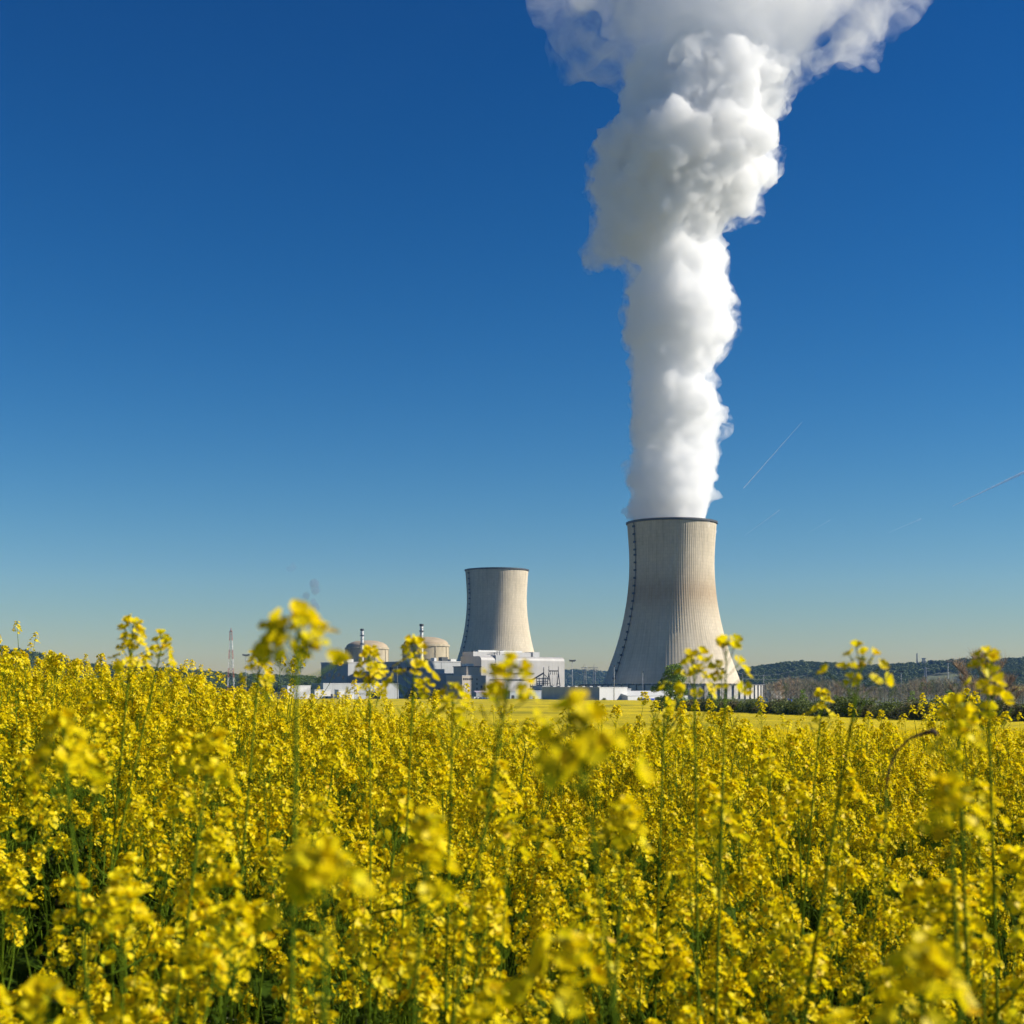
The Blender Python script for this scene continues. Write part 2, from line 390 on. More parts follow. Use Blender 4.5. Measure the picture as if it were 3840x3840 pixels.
def raceme(rng, base, tip, nfl, fsize, lod, pods=6, ped=0.022):
    """returns (head, buds): flowers round the axis from base to tip and the bud cluster that tops it"""
    h, bd = Acc(), Acc()
    base, tip = np.array(base), np.array(tip); ax = tip - base; L = np.linalg.norm(ax); x, y, z = frame(ax)
    ga = rng.random() * 6.28
    for i in range(nfl):
        v_ = (i + 0.5) / nfl; u = 0.40 + 0.57 * v_; ga += 2.4 + rng.normal(0, 0.25)
        side = x * math.cos(ga) + y * math.sin(ga)
        el = 0.42 + 0.65 * v_ + rng.normal(0, 0.16)
        pd = nrm(side * math.cos(el) + z * math.sin(el)); pl = ped * (1.35 - 0.75 * v_) * (0.85 + 0.3 * rng.random())
        p0 = base + ax * u; p1 = p0 + pd * pl
        if not lod: a_tube(h, [p0, (p0 + p1) / 2 - z * 0.0015, p1], [0.0007, 0.0007, 0.0009], 3, 2)
        op = min(1.0, max(0.15, 0.85 - 0.45 * max(0, (v_ - 0.6) / 0.4) + rng.normal(0, 0.18)))
        flower(h, rng, p1, nrm(pd + z * 0.25 + rng.normal(0, 0.25, 3)), fsize * (0.85 + 0.3 * rng.random()), op, lod)
    if pods and not lod:
        for i in range(pods):
            u = 0.02 + 0.40 * (i + rng.random()) / pods; ga += 2.4
            side = x * math.cos(ga) + y * math.sin(ga); p0 = base + ax * u
            pd = nrm(side * 0.9 + z * 0.45); p1 = p0 + pd * 0.016
            p2 = p1 + nrm(pd + z * 0.9) * (0.012 + 0.028 * rng.random() * (1 - u))
            a_tube(h, [p0, p1, (p1 + p2) / 2, p2], [0.0006, 0.0007, 0.0012, 0.0004], 3, 2)
    nb = 5 if lod else 13
    for i in range(nb):
        ga += 2.4; e = 0.2 + 1.2 * (i / nb)
        side = x * math.cos(ga) + y * math.sin(ga); pd = nrm(side * math.cos(e) + z * math.sin(e))
        p = tip + pd * (0.008 if i > nb * 0.4 else 0.013)
        bud(bd, p, pd, (0.0052 if lod else 0.0036) * (0.8 + 0.5 * rng.random()))
    return h, bd
def leafblade(acc, rng, p, az, L, W, up, lod):
    n = 3 if lod else 6
    d = np.array([math.cos(az), math.sin(az), 0]); w = np.array([-math.sin(az), math.cos(az), 0]); vs = []
    for i in range(n):
        u = i / (n - 1); el = up - 1.5 * u
        p = p + (d * math.cos(el) + np.array([0, 0, math.sin(el)])) * (L / (n - 1) if i else 0)
        ww = W * (math.sin(math.pi * min(1, (u * 0.85 + 0.12))) ** 0.8) * (1 + 0.15 * rng.normal())
        vs += [p + w * ww + [0, 0, 0.15 * ww], p, p - w * ww + [0, 0, 0.15 * ww]]
    acc.add(vs, [(i * 3 + j, i * 3 + j + 1, (i + 1) * 3 + j + 1, (i + 1) * 3 + j) for i in range(n - 1) for j in range(2)], 3)
def plant(rng, H=1.35, top=(0, 0), nbr=6, nfl=15, fsize=0.0098, lod=0, rlen=0.13, spread=0.16, pods=6, drop=0.3, ped=0.022, leaves=10, thick=0.0042, low=0.12):
    """stem, [(head, buds)], [leaves] in plant space, root at the origin"""
    st = Acc(); heads = []; lv = []
    T = np.array([top[0], top[1], H]); bow = np.array([rng.normal(0, .03), rng.normal(0, .03), 0])
    def axis(u): return np.array([0, 0, -0.03]) * (1 - u) + T * u + bow * math.sin(u * math.pi) * H * 0.7 + np.array([top[0], top[1], 0]) * (u * u - u) * 0.35
    ns = 5 if lod else 12; ub = 1 - rlen / H
    seg = 3 if lod else 6
    a_tube(st, [axis(ub * i / ns) for i in range(ns + 1)] + [axis(1.0)], [thick * (1.25 - 0.75 * i / ns) for i in range(ns + 1)] + [0.0011], seg, 2)
    heads.append(raceme(rng, axis(ub), axis(1.0), nfl, fsize, lod, pods, ped))
    az = rng.random() * 6.28
    for b in range(nbr):
        u0 = 0.42 + 0.42 * (b + rng.random() * 0.6) / max(1, nbr); az += 2.4 + rng.normal(0, 0.3); p0 = axis(u0)
        ztop = H - drop * (low + (1 - low) * rng.random()) ; out = spread * (0.45 + 0.75 * rng.random())
        ax_ = axis(min(1, ztop / H))
        e = np.array([ax_[0] + math.cos(az) * out, ax_[1] + math.sin(az) * out, max(ztop, p0[2] + 0.12)])
        mid = p0 * 0.5 + e * 0.5 + np.array([math.cos(az), math.sin(az), -0.6]) * out * 0.28
        pts = [p0 * (1 - t) ** 2 + 2 * mid * t * (1 - t) + e * t * t for t in np.linspace(0, 1, 4 if lod else 7)]
        a_tube(st, pts, [thick * 0.62 * (1 - 0.55 * t) for t in np.linspace(0, 1, len(pts))], 3 if lod else 5, 2)
        dr = nrm(pts[-1] - pts[-2]); dr = nrm(dr + np.array([0, 0, 0.7])); rl = rlen * (0.7 + 0.35 * rng.random())
        a_tube(st, [e, e + dr * rl], [thick * 0.28, 0.0008], 3, 2)
        heads.append(raceme(rng, e, e + dr * rl, max(4, int(nfl * (0.6 + 0.5 * rng.random()))), fsize, lod, pods, ped))
    for l in range(leaves):
        u0 = 0.12 + 0.62 * l / max(1, leaves); az += 2.4; A = Acc()
        leafblade(A, rng, axis(u0), az, 0.10 + 0.10 * (1 - u0) + 0.04 * rng.random(), 0.019 + 0.024 * (1 - u0), 0.9 + rng.normal(0, 0.2), lod)
        lv.append(A)
    return st, heads, lv
def merged(pl):
    A = Acc(); st, heads, lv = pl; A.merge(st)
    for h, b in heads: A.merge(h); A.merge(b)
    for l in lv: A.merge(l)
    return A

def mesh_obj(name, me, parent):
    o = bpy.data.objects.new(name, me); COL.objects.link(o); o.parent = parent; return o
def plant_thing(pl, label, group, loc, rz=0.0, sc=1.0):
    st, heads, lv = pl
    t = thing('rapeseed_plant', label, 'flowering plant', loc, group); t.rotation_euler = (0, 0, rz); t.scale = (sc,) * 3
    mesh_obj('stem', st.mesh('stem'), t)
    for h, b in heads:
        ho = mesh_obj('flower_head', h.mesh('flower_head'), t) if h.n else None
        mesh_obj('bud_cluster', b.mesh('bud_cluster'), ho or t)
    for l in lv: mesh_obj('leaf', l.mesh('leaf'), t)
    return t

# --- the plants that stand out : (px, py) of the top, distance, root shift in metres, settings, label
HERO = [
 (500, 2325, 2.35, (-0.20, 0.05), dict(nbr=5, nfl=22, ped=0.026, rlen=0.17, drop=0.5), 'tallest rapeseed plant on the left, its leaning head of full blooms against the sky'),
 (612, 2385, 2.45, (-0.26, 0.0), dict(nbr=4, nfl=10, rlen=0.12, drop=0.6), 'slender rapeseed plant with a small half-open head just right of the tallest left one'),
 (1115, 2318, 1.02, (-0.10, -0.03), dict(nbr=3, nfl=13, ped=0.027, rlen=0.085, drop=0.6, spread=0.14, fsize=0.0115, pods=3), 'blurred close rapeseed plant whose big ring of blooms rises above the skyline left of centre'),
 (975, 2440, 2.2, (-0.11, 0.0), dict(nbr=4, nfl=13, rlen=0.12, drop=0.5), 'rapeseed plant leaning beside the big blurred ring of blooms, on its left side'),
 (1385, 2440, 2.4, (-0.09, 0.0), dict(nbr=4, nfl=20, rlen=0.15, ped=0.026, drop=0.6), 'rapeseed plant whose head covers the foot of the left reactor dome'),
 (1555, 2405, 2.15, (-0.09, 0.0), dict(nbr=4, nfl=19, rlen=0.17, ped=0.028, drop=0.6, fsize=0.0105), 'rapeseed plant whose loose head reaches up in front of the right reactor dome'),
 (1700, 2570, 1.9, (-0.04, 0.0), dict(nbr=4, nfl=10, rlen=0.12), 'rapeseed plant with green buds below the pinkish office block'),
 (1915, 2490, 1.25, (-0.03, 0.0), dict(nbr=3, nfl=11, rlen=0.10, ped=0.024, drop=0.55, pods=3), 'blurred rapeseed plant with golden blooms in front of the turbine hall'),
 (2165, 2675, 0.84, (-0.02, 0.0), dict(nbr=3, nfl=13, rlen=0.10, ped=0.026, drop=0.22, spread=0.07, fsize=0.0115, pods=2), 'most blurred rapeseed plant, its soft bright cluster left of the large cooling tower'),
 (2495, 2555, 2.5, (-0.02, 0.0), dict(nbr=2, nfl=3, rlen=0.14, pods=22, drop=0.7, ped=0.012), 'rapeseed plant with an upright spike of green pods in front of the single leafy tree'),
 (2602, 2450, 2.1, (-0.01, 0.0), dict(nbr=4, nfl=14, rlen=0.16, ped=0.028, drop=0.7), 'straight rapeseed plant standing left of two before the foot of the large tower'),
 (2725, 2405, 1.9, (-0.10, 0.0), dict(nbr=3, nfl=10, rlen=0.17, ped=0.034, drop=0.65, fsize=0.0105), 'leaning rapeseed plant with sparse orange-yellow blooms at the right foot of the large tower'),
 (3085, 2595, 2.6, (-0.03, 0.0), dict(nbr=3, nfl=9, rlen=0.12, drop=0.5), 'small-headed rapeseed plant alone against the hedge on the right'),
 (3232, 2465, 1.75, (0.01, 0.0), dict(nbr=2, nfl=9, rlen=0.10, ped=0.036, drop=0.7, fsize=0.0112), 'upright rapeseed plant with a flat-topped head against the wooded hill'),
 (3700, 2450, 1.75, (-0.02, 0.0), dict(nbr=7, nfl=16, rlen=0.15, ped=0.026, drop=0.42, spread=0.10, fsize=0.0105), 'bushy rapeseed plant with many heads piled up at the right, tallest there'),
 (3590, 2640, 1.5, (0.02, 0.0), dict(nbr=5, nfl=14, rlen=0.12, drop=0.3, spread=0.10), 'rapeseed plant with crowded blooms low beside the bushy tall one at right'),
 (1215, 3200, 0.80, (0.0, 0.0), dict(nbr=2, nfl=10, rlen=0.07, ped=0.022, drop=0.25, fsize=0.0115, pods=2), 'very close blurred rapeseed head low in the left half, its blooms the largest of all'),
 (1600, 3060, 1.08, (0.02, 0.0), dict(nbr=2, nfl=14, rlen=0.13, ped=0.018, drop=0.3, pods=2), 'close blurred rapeseed plant with a tall narrow column of blooms below centre'),
 (3560, 2940, 1.12, (0.0, 0.0), dict(nbr=4, nfl=13, rlen=0.09, drop=0.2, spread=0.08), 'close blurred rapeseed plant with broad clusters in the right part of the crop'),
 (3450, 3560, 0.86, (0.0, 0.0), dict(nbr=3, nfl=13, rlen=0.10, drop=0.25, spread=0.08, fsize=0.0112), 'close blurred rapeseed head near the lower right corner'),
 (2340, 3020, 1.35, (-0.05, 0.0), dict(nbr=4, nfl=14, rlen=0.10, drop=0.2, spread=0.10), 'rapeseed plant with a broad bright head just right of the middle of the crop'),
 (230, 2690, 1.25, (0.0, 0.0), dict(nbr=6, nfl=16, rlen=0.12, drop=0.22, spread=0.14), 'blurred rapeseed plant with thick golden clusters at the left edge of the crop'),
 (790, 2760, 1.5, (-0.05, 0.0), dict(nbr=5, nfl=14, rlen=0.11, drop=0.25, spread=0.11), 'rapeseed plant with crowded blooms below the tallest left one'),
 (2110, 3520, 0.98, (-0.02, 0.0), dict(nbr=3, nfl=12, rlen=0.10, drop=0.22, spread=0.08), 'close blurred rapeseed plant with a thick green stem at the lower middle'),
]
rng = np.random.default_rng(11)
for (px, py, d, sh, kw, lab) in HERO:
    tip = P(px, py + 45 / d, d); rx, ry = tip.x + sh[0], d + sh[1] + 0.0
    gz = float(ground(rx, ry)); H = tip.z - gz
    pl = plant(rng, H, (tip.x - rx, tip.y - ry), leaves=8, thick=0.0032, **{**kw, 'nfl': int(kw['nfl'] * 1.25), 'fsize': min(kw.get('fsize', 0.0102), 0.0108), 'rlen': kw['rlen'] * 0.8, 'nbr': min(kw['nbr'], 2) if d < 1.4 else kw['nbr'], 'low': 0.55, 'drop': max(kw.get('drop', 0.3), 0.4)})
    plant_thing(pl, lab, None, (rx, ry, gz))

# --- the crowd : plant variants, the 300 largest as things, the rest one crop object
rng = np.random.default_rng(23)
NV = 14
VAR = [plant(rng, 1.35 + rng.normal(0, .05), (rng.normal(0, .15), rng.normal(0, .15)), int(rng.integers(6, 9)), int(rng.integers(14, 22)), fsize=0.0098, ped=0.020, drop=0.36, rlen=0.10, thick=0.0031, low=0.05, pods=int(rng.integers(3, 8))) for _ in range(NV)]
LOW = [plant(rng, 1.35 + rng.normal(0, .06), (rng.normal(0, .10), rng.normal(0, .10)), 7, 15, lod=1, fsize=0.0108, drop=0.38, rlen=0.105, leaves=3, thick=0.0036) for _ in range(8)]
pts = []
def scatter(y0, y1, dens, marg, side=0.0):
    n = int((y1 - y0) * 2 * (0.3657 * y1 * marg + side) * dens)      # a wedge as wide as the view, with a margin at each side
    y = y0 + rng.random(n) * (y1 - y0); x = (rng.random(n) * 2 - 1) * (0.3657 * y1 * marg + side); k = np.abs(x) < 0.3657 * marg * y + side; x, y = x[k], y[k]
    return np.stack([x, y], 1)
near = scatter(1.45, 15, 31, 1.12, 1.8)
mid = np.concatenate([scatter(15, 55, 20, 1.06, 2.0), scatter(55, 105, 8, 1.03, 2.0)])
cl = np.sin(near[:, 0] * 7.1 + 1.7 * np.sin(near[:, 1] * 3.3)) * np.sin(near[:, 1] * 6.3 + 1.9 * np.sin(near[:, 0] * 4.1 + 1.0))
near = near[(rng.random(len(near)) < np.clip(0.80 + 0.55 * cl, 0.2, 1)) | (near[:, 1] > 6.5)]
sz = np.clip(rng.normal(0.98, 0.09, len(near)) + (0.08 + 0.10 * rng.random(len(near))) * (rng.random(len(near)) < 0.08), 0.76, 1.3)
order = np.argsort(near[:, 1])
indiv = []
for i in order:
    x, y = near[i]
    if abs(x / y) < 0.385 and len(indiv) < 300 - len(HERO): indiv.append(i)
iset = set(int(i) for i in indiv)
protos = {}
for i in indiv:
    x, y = near[i]; k = int(rng.integers(NV)); loc = (x, y, float(ground(x, y))); rz = rng.random() * 6.283; s = float(sz[i])
    if k not in protos:
        protos[k] = plant_thing(VAR[k], 'rapeseed plant of the dense lower crop, its yellow heads crowded below the horizon', 'rapeseed plants of the dense near crop', loc, rz, s)
    else:
        c = copy_tree(protos[k]); c.location = loc; c.rotation_euler = (0, 0, rz); c.scale = (s, s, s)

def gn_scatter(name, points, rots, scales, idx, meshes, mat_fallback):
    coll = bpy.data.collections.new(name + '_kinds')
    for j, me in enumerate(meshes):
        o = bpy.data.objects.new('%s_kind_%02d' % (name, j), me); coll.objects.link(o)
    me = bpy.data.meshes.new(name); me.from_pydata([tuple(map(float, p)) for p in points], [], [])
    a = me.attributes.new('rot', 'FLOAT_VECTOR', 'POINT'); a.data.foreach_set('vector', np.asarray(rots, np.float32).ravel())
    a = me.attributes.new('size', 'FLOAT', 'POINT'); a.data.foreach_set('value', np.asarray(scales, np.float32))
    a = me.attributes.new('idx', 'INT', 'POINT'); a.data.foreach_set('value', np.asarray(idx, np.int32))
    ob = bpy.data.objects.new(name, me); COL.objects.link(ob)
    g = bpy.data.node_groups.new(name + '_nodes', 'GeometryNodeTree')
    g.interface.new_socket('Geometry', in_out='INPUT', socket_type='NodeSocketGeometry')
    g.interface.new_socket('Geometry', in_out='OUTPUT', socket_type='NodeSocketGeometry')
    nd, lk = g.nodes, g.links
    gi, go = nd.new('NodeGroupInput'), nd.new('NodeGroupOutput')
    ci = nd.new('GeometryNodeCollectionInfo'); ci.inputs['Collection'].default_value = coll
    ci.inputs['Separate Children'].default_value = True; ci.inputs['Reset Children'].default_value = True
    ins = nd.new('GeometryNodeInstanceOnPoints'); ins.inputs['Pick Instance'].default_value = True
    def attr(nm, ty):
        x = nd.new('GeometryNodeInputNamedAttribute'); x.data_type = ty; x.inputs['Name'].default_value = nm
        return x.outputs['Attribute']
    er = nd.new('FunctionNodeEulerToRotation'); lk.new(attr('rot', 'FLOAT_VECTOR'), er.inputs[0])
    lk.new(gi.outputs[0], ins.inputs['Points']); lk.new(ci.outputs[0], ins.inputs['Instance'])
    lk.new(attr('idx', 'INT'), ins.inputs['Instance Index']); lk.new(er.outputs[0], ins.inputs['Rotation']); lk.new(attr('size', 'FLOAT'), ins.inputs['Scale'])
    lk.new(ins.outputs[0], go.inputs[0])
    md = ob.modifiers.new('scatter', 'NODES'); md.node_group = g
    return ob
rest = np.array([i for i in range(len(near)) if i not in iset])
A = np.concatenate([near[rest], mid]); nA = len(rest)
pz = ground(A[:, 0], A[:, 1])
rots = np.zeros((len(A), 3)); rots[:, 2] = rng.random(len(A)) * 6.283; rots[:, :2] = rng.normal(0, 0.05, (len(A), 2))
scl = np.concatenate([sz[rest], np.clip(rng.normal(0.985, 0.08, len(mid)) + 0.12 * (rng.random(len(mid)) < 0.06), 0.8, 1.28)])
ix = np.concatenate([rng.integers(0, NV, nA), rng.integers(NV, NV + 8, len(mid))])
far9 = (np.arange(len(A)) < nA) & (A[:, 1] > 9.5); ix[far9] = rng.integers(NV, NV + 8, far9.sum())
ob = gn_scatter('rapeseed_crop', np.column_stack([A, pz]), rots, scl, ix, [merged(p).mesh('crop_plant') for p in VAR] + [merged(p).mesh('crop_plant_far') for p in LOW], None)
tag(ob, 'dense mass of yellow flowering rapeseed behind the nearest plants', 'crop', kind='stuff')

# dead bent stalk
bm = MB(); d = 1.75
cps = [P(3318, 3150, d), P(3322, 2960, d), P(3335, 2880, d), P(3365, 2815, d), P(3410, 2770, d), P(3455, 2752, d), P(3502, 2742, d)]
root = Vector((cps[0].x - 0.02, d, float(ground(cps[0].x, d))))
ds = thing('dead_stalk', 'dead brown stalk bent over in an arch above the yellow crop at right', 'stalk', root)
bm.tube(cps[1:-1], [0.0013, 0.0016, 0.0017, 0.0020, 0.0022], 6); bm.build('stalk', MT['deadstalk'], ds, True)
bm = MB(); bm.tube([root] + cps[:2], [0.0012, 0.0011, 0.0012], 6); bm.build('lower_stem', MT['stem'], ds, True)
bm = MB(); bm.tube([cps[-2], cps[-1], cps[-1] + Vector((0.004, 0, -0.006))], [0.0022, 0.0042, 0.002], 6); bm.build('seed_head', MT['deadstalk'], ds, True)

# ------------------------------------------------------------------ cooling towers
PROF = [(69.6, 15.0), (66.2, 24), (61.8, 36), (57.4, 48), (54.0, 59), (51.2, 70), (48.4, 82), (46.2, 94), (44.6, 106), (43.4, 118), (42.8, 131), (42.9, 144), (43.5, 157), (44.2, 168), (44.9, 177.5)]
def smooth_prof(pr, n):
    zs = np.array([p[1] for p in pr]); rs = np.array([p[0] for p in pr]); zz = np.linspace(zs[0], zs[-1], n)
    co = np.polyfit(zs, rs, 6); return [(float(np.polyval(co, z)), float(z)) for z in zz]
def tower(px, D, label, mat, ladder_deg, n_plat):
    c = Vector((PX(px, D), D, 0)); t = thing('cooling_tower', label, 'cooling tower', c)
    pr = smooth_prof(PROF, 64); NS = 480
    mb = MB(); mb.lathe((c.x, c.y, 0), pr, NS, lambda r, k: r + ((0.30 if r < 52 else 0.16) if k % 4 < 1 else 0.0))
    inner = [(r - 0.9, z) for r, z in pr]; m2 = MB()
    sh = mb.build('shell', mat, t, True)
    m2.lathe((c.x, c.y, 0), [pr[0], inner[0]] + inner[1:] , 120); m2.build('inner_shell', MT['conc'], t, True)
    rt, zt = pr[-1]; m = MB()
    m.lathe((c.x, c.y, 0), [(rt + 0.3, zt - 1.0), (rt + 1.5, zt - 0.7), (rt + 1.6, zt + 1.1), (rt + 1.2, zt + 1.2), (rt - 0.8, zt + 1.2), (rt - 0.9, zt - 1.0)], 160)
    m.build('rim', MT['rim'], t)
    m = MB(); n = 48
    for k in range(n):
        a = 2 * math.pi * k / n; e = math.pi / n
        p1 = (c.x + 69.3 * math.cos(a), c.y + 69.3 * math.sin(a), 15.1)
        for sgn in (-1, 1): m.tube([(c.x + 73 * math.cos(a + sgn * e), c.y + 73 * math.sin(a + sgn * e), 0), p1], 0.7, 6)
    m.build('support_columns', MT['conc'], t)
    m = MB(); m.lathe((c.x, c.y, 0), [(64, 0), (64, 14), (0, 14)], 72); m.build('packing', MT['opening'], t)
    # ladder with landings
    a = R(ladder_deg) - math.pi / 2; lp = [(c.x + (r + 0.9) * math.cos(a), c.y + (r + 0.9) * math.sin(a), z) for r, z in pr if z > 17]
    m = MB(); m.tube(lp, 0.36, 6); ld = m.build('ladder', MT['dark'], t)
    for i in range(n_plat):
        q = lp[int((i + 0.6) / n_plat * (len(lp) - 1))]; m = MB()
        m.box((q[0] + math.cos(a) * 0.8, q[1] + math.sin(a) * 0.8, q[2]), (1.8, 2.2, 1.9), a); m.build('landing', MT['dark'], ld)
    return t, c
tower(2519, 1423, 'larger nearer concrete cooling tower with white steam pouring from its rim', MT['tower'], -62, 21)
tower(1863, 2010, 'smaller farther concrete cooling tower without steam, behind the turbine hall', MT['tower_clean'], -60, 21)

# ring wall round the near tower
c = Vector((PX(2519, 1423), 1423, 0)); RW = 93.2
t = thing('ring_wall', 'concrete ring wall with dark upright posts around the foot of the larger tower', 'wall', c)
m = MB(); m.lathe((c.x, c.y, 0), [(RW, 0), (RW, 13.4), (RW - 0.5, 13.4), (RW - 0.5, 0)], 144); m.build('panel', MT['conc'], t)
m = MB(); m.lathe((c.x, c.y, 0), [(RW + 0.5, 13.5), (RW + 0.5, 14.3), (RW - 0.9, 14.3), (RW - 0.9, 13.5), (RW + 0.5, 13.5)], 144); m.build('capping', MT['post'], t)
for k in range(72):
    a = 2 * math.pi * (k + 0.5) / 72; m = MB()
    m.box((c.x + (RW + 0.55) * math.cos(a), c.y + (RW + 0.55) * math.sin(a), 6.7), (1.0, 0.75, 13.4), a)
    if k == 0:
        base = m; po = m.build('post', MT['post'], t); pm = po.data; o0 = Vector((c.x + (RW + 0.55) * math.cos(a), c.y + (RW + 0.55) * math.sin(a), 6.7)) - c
        for v in pm.vertices: v.co = Matrix.Rotation(-a, 3, 'Z') @ v.co
        po.rotation_euler = (0, 0, a)
    else:
        q = po.copy(); COL.objects.link(q); q.parent = t; q.rotation_euler = (0, 0, a)

# ------------------------------------------------------------------ plant buildings (all on one grid, turned by TH)
TH = R(40); CU, SU = math.cos(TH), math.sin(TH)
U = Vector((CU, SU, 0)); V = Vector((-SU, CU, 0)); N = Vector((SU, -CU, 0))
class Blk:
    """a building whose near corner stands at px_c, distance D; its lit front runs to px_r, its shaded side to px_l"""
    def __init__(s, px_l, px_c, px_r, D, L=None, W=None):
        s.p = Vector((PX(px_c, D), D, 0)); x = s.p.x
        kr = (px_r - CX) / FPX if px_r else 0; kl = (px_l - CX) / FPX if px_l else 0
        s.W = W or (kr * D - x) / (CU - kr * SU); s.L = L or (x - kl * D) / (SU + kl * CU); s.D = D
    def foot(s, a0, a1, b0, b1): return [s.p + U * a0 + V * b0, s.p + U * a1 + V * b0, s.p + U * a1 + V * b1, s.p + U * a0 + V * b1]
    def vol(s, mb, z0, z1, a0=0, a1=None, b0=0, b1=None):
        mb.prism(s.foot(a0, s.W if a1 is None else a1, b0, s.L if b1 is None else b1), z0, z1)
    def front(s, mb, a0, a1, z0, z1, e=0.15):     # panel proud of the front
        mb.prism([s.p + U * a0 + N * e, s.p + U * a1 + N * e, s.p + U * a1 - N * 0.05, s.p + U * a0 - N * 0.05], z0, z1)
    def side(s, mb, b0, b1, z0, z1, e=0.15):      # panel proud of the shaded side
        mb.prism([s.p + V * b0 - U * e, s.p + V * b0 + U * 0.05, s.p + V * b1 + U * 0.05, s.p + V * b1 - U * e], z0, z1)
    def one(s, name, mat, parent, fn, *a, **k):
        mb = MB(); fn(mb, *a, **k); return mb.build(name, mat, parent)

# turbine hall
b = Blk(1727, 1805, 2117, 1540); H = PZ(2460, 1540); L, W = b.L, b.W
t = thing('turbine_hall', 'long pale grey turbine hall with rounded bright roof edge in front of the farther tower', 'industrial building', b.p)
m = MB(); prof = [(0, 0), (0, H - 5)] + [(5 - 5 * math.cos(q), H - 5 + 5 * math.sin(q)) for q in np.linspace(0.15, math.pi / 2, 8)] + [(L, H), (L, 0)]
n = len(prof); vs = [tuple(b.p + U * a + V * q[0] + Vector((0, 0, q[1]))) for a in (0, W) for q in prof]
m.add(vs, [tuple(range(n)), tuple(range(2 * n - 1, n - 1, -1))] + [(i, n + i, n + (i + 1) % n, (i + 1) % n) for i in range(n)]); m.build('wall', MT['clad'], t)
b.one('roof_monitor', MT['roof'], t, b.vol, H + 0.01, H + 5.2, 2, W * 0.70, L * 0.45, L * 0.98)
b.one('stair_tower', MT['clad2'], t, b.vol, 0, H + 1.2, W * 0.165, W * 0.29, -0.4, 9)
for (z0, z1) in ((19.0, 20.0), (26.2, 26.9)): b.one('ledge', MT['dark'], t, b.front, W * 0.10, W * 0.62, z0, z1, 0.9)
b.one('roof_duct', MT['whitep'], t, b.vol, H + 5.21, H + 7.0, W * 0.1, W * 0.62, L * 0.55, L * 0.62)
m = MB()
for (f, w_, h_) in ((0.25, 7, 4), (0.31, 5, 6), (0.42, 10, 2.2)):
    q = b.p + U * (W * f) + V * (L * 0.4); m.tube([q + Vector((0, 0, H)), q + Vector((0, 0, H + h_))], 0.35, 5); m.tube([q + Vector((0, 0, H + h_)) - U * w_, q + Vector((0, 0, H + h_ + 1)) + U * w_], 0.3, 5)
m.build('roof_crane', MT['dark'], t)
b.one('plant_room', MT['clad2'], t, b.vol, H + 0.01, H + 6.0, W * 0.74, W * 0.82, L * 0.5, L * 0.9)
for k in range(4): b.one('vent', MT['dark'], t, b.vol, H + 5.22, H + 6.6, W * (0.08 + 0.07 * k), W * (0.10 + 0.07 * k), L * 0.7, L * 0.8)
b.one('doorway', MT['opening'], t, b.front, W * 0.55, W * 0.60, 0, 8, 0.12)

# reactor domes
def dome(px, D, label):
    c = Vector((PX(px, D), D, 0)); t = thing('reactor_building', label, 'reactor dome', c); r = 25.6
    m = MB(); m.lathe(c, [(r, 0), (r, 56.2)], 96); m.build('containment_wall', MT['dome'], t, True)
    m = MB(); m.lathe(c, [(r, 56.2), (r + 1.1, 56.4), (r + 1.1, 58.3), (r + 0.2, 58.6), (r - 0.4, 58.6)], 96); m.build('ring_beam', MT['dome'], t)
    m = MB(); st = []
    for i in range(6):
        u0 = i / 6; rr = (r - 0.4) * math.cos(u0 * math.pi / 2 * 0.92); zz = 58.6 + 8.6 * math.sin(u0 * math.pi / 2)
        u1 = (i + 0.96) / 6; r1 = (r - 0.4) * math.cos(u1 * math.pi / 2 * 0.92); z1 = 58.6 + 8.6 * math.sin(u1 * math.pi / 2)
        st += [(rr, zz), (r1, z1)]
    m.lathe(c, st + [(0, 67.4)], 96); m.build('dome_roof', MT['domeroof'], t)
    for k in range(10):
        a = 2 * math.pi * k / 10 + 0.2; m = MB(); m.box(c + Vector(((r + 0.25) * math.cos(a), (r + 0.25) * math.sin(a), 28)), (0.8, 1.6, 56), a); m.build('buttress', MT['dome'], t)
    return t
dome(1376, 1690, 'left one of two tan concrete reactor domes, partly hidden by blooms')
dome(1597, 1565, 'right one of two tan concrete reactor domes, nearer the cooling towers')
def chimney(px, py, D, label):
    c = Vector((PX(px, D), D, 0)); zt = PZ(py, D); t = thing('chimney', label, 'chimney', c, )
    m = MB(); m.lathe(c, [(1.75, 0), (1.7, zt - 2.2)], 24); m.build('shaft', MT['steel'], t, True)
    m = MB(); m.lathe(c, [(1.8, zt - 2.6), (2.3, zt - 2.2), (2.3, zt), (1.5, zt), (1.5, zt - 2)], 24); m.build('cap', MT['dark'], t)
    m = MB()
    for s in range(3):
        m.tube([c + Vector((2.0 * math.cos(s * 2.09 + z * .55), 2.0 * math.sin(s * 2.09 + z * .55), z)) for z in np.arange(zt - 22, zt - 3, 1.2)], 0.16, 4)
    m.build('strake', MT['galv'], t)
    for z in (zt - 8, zt - 18):
        m = MB(); m.lathe(c, [(1.75, z - .2), (2.7, z - .2), (2.7, z + .9), (2.6, z + .9), (2.6, z), (1.75, z)], 24); m.build('gallery', MT['dark'], t)
chimney(1358, 2358, 1640, 'slim silver exhaust chimney in front of the left reactor dome')
chimney(1581, 2340, 1520, 'slim silver exhaust chimney in front of the right reactor dome')

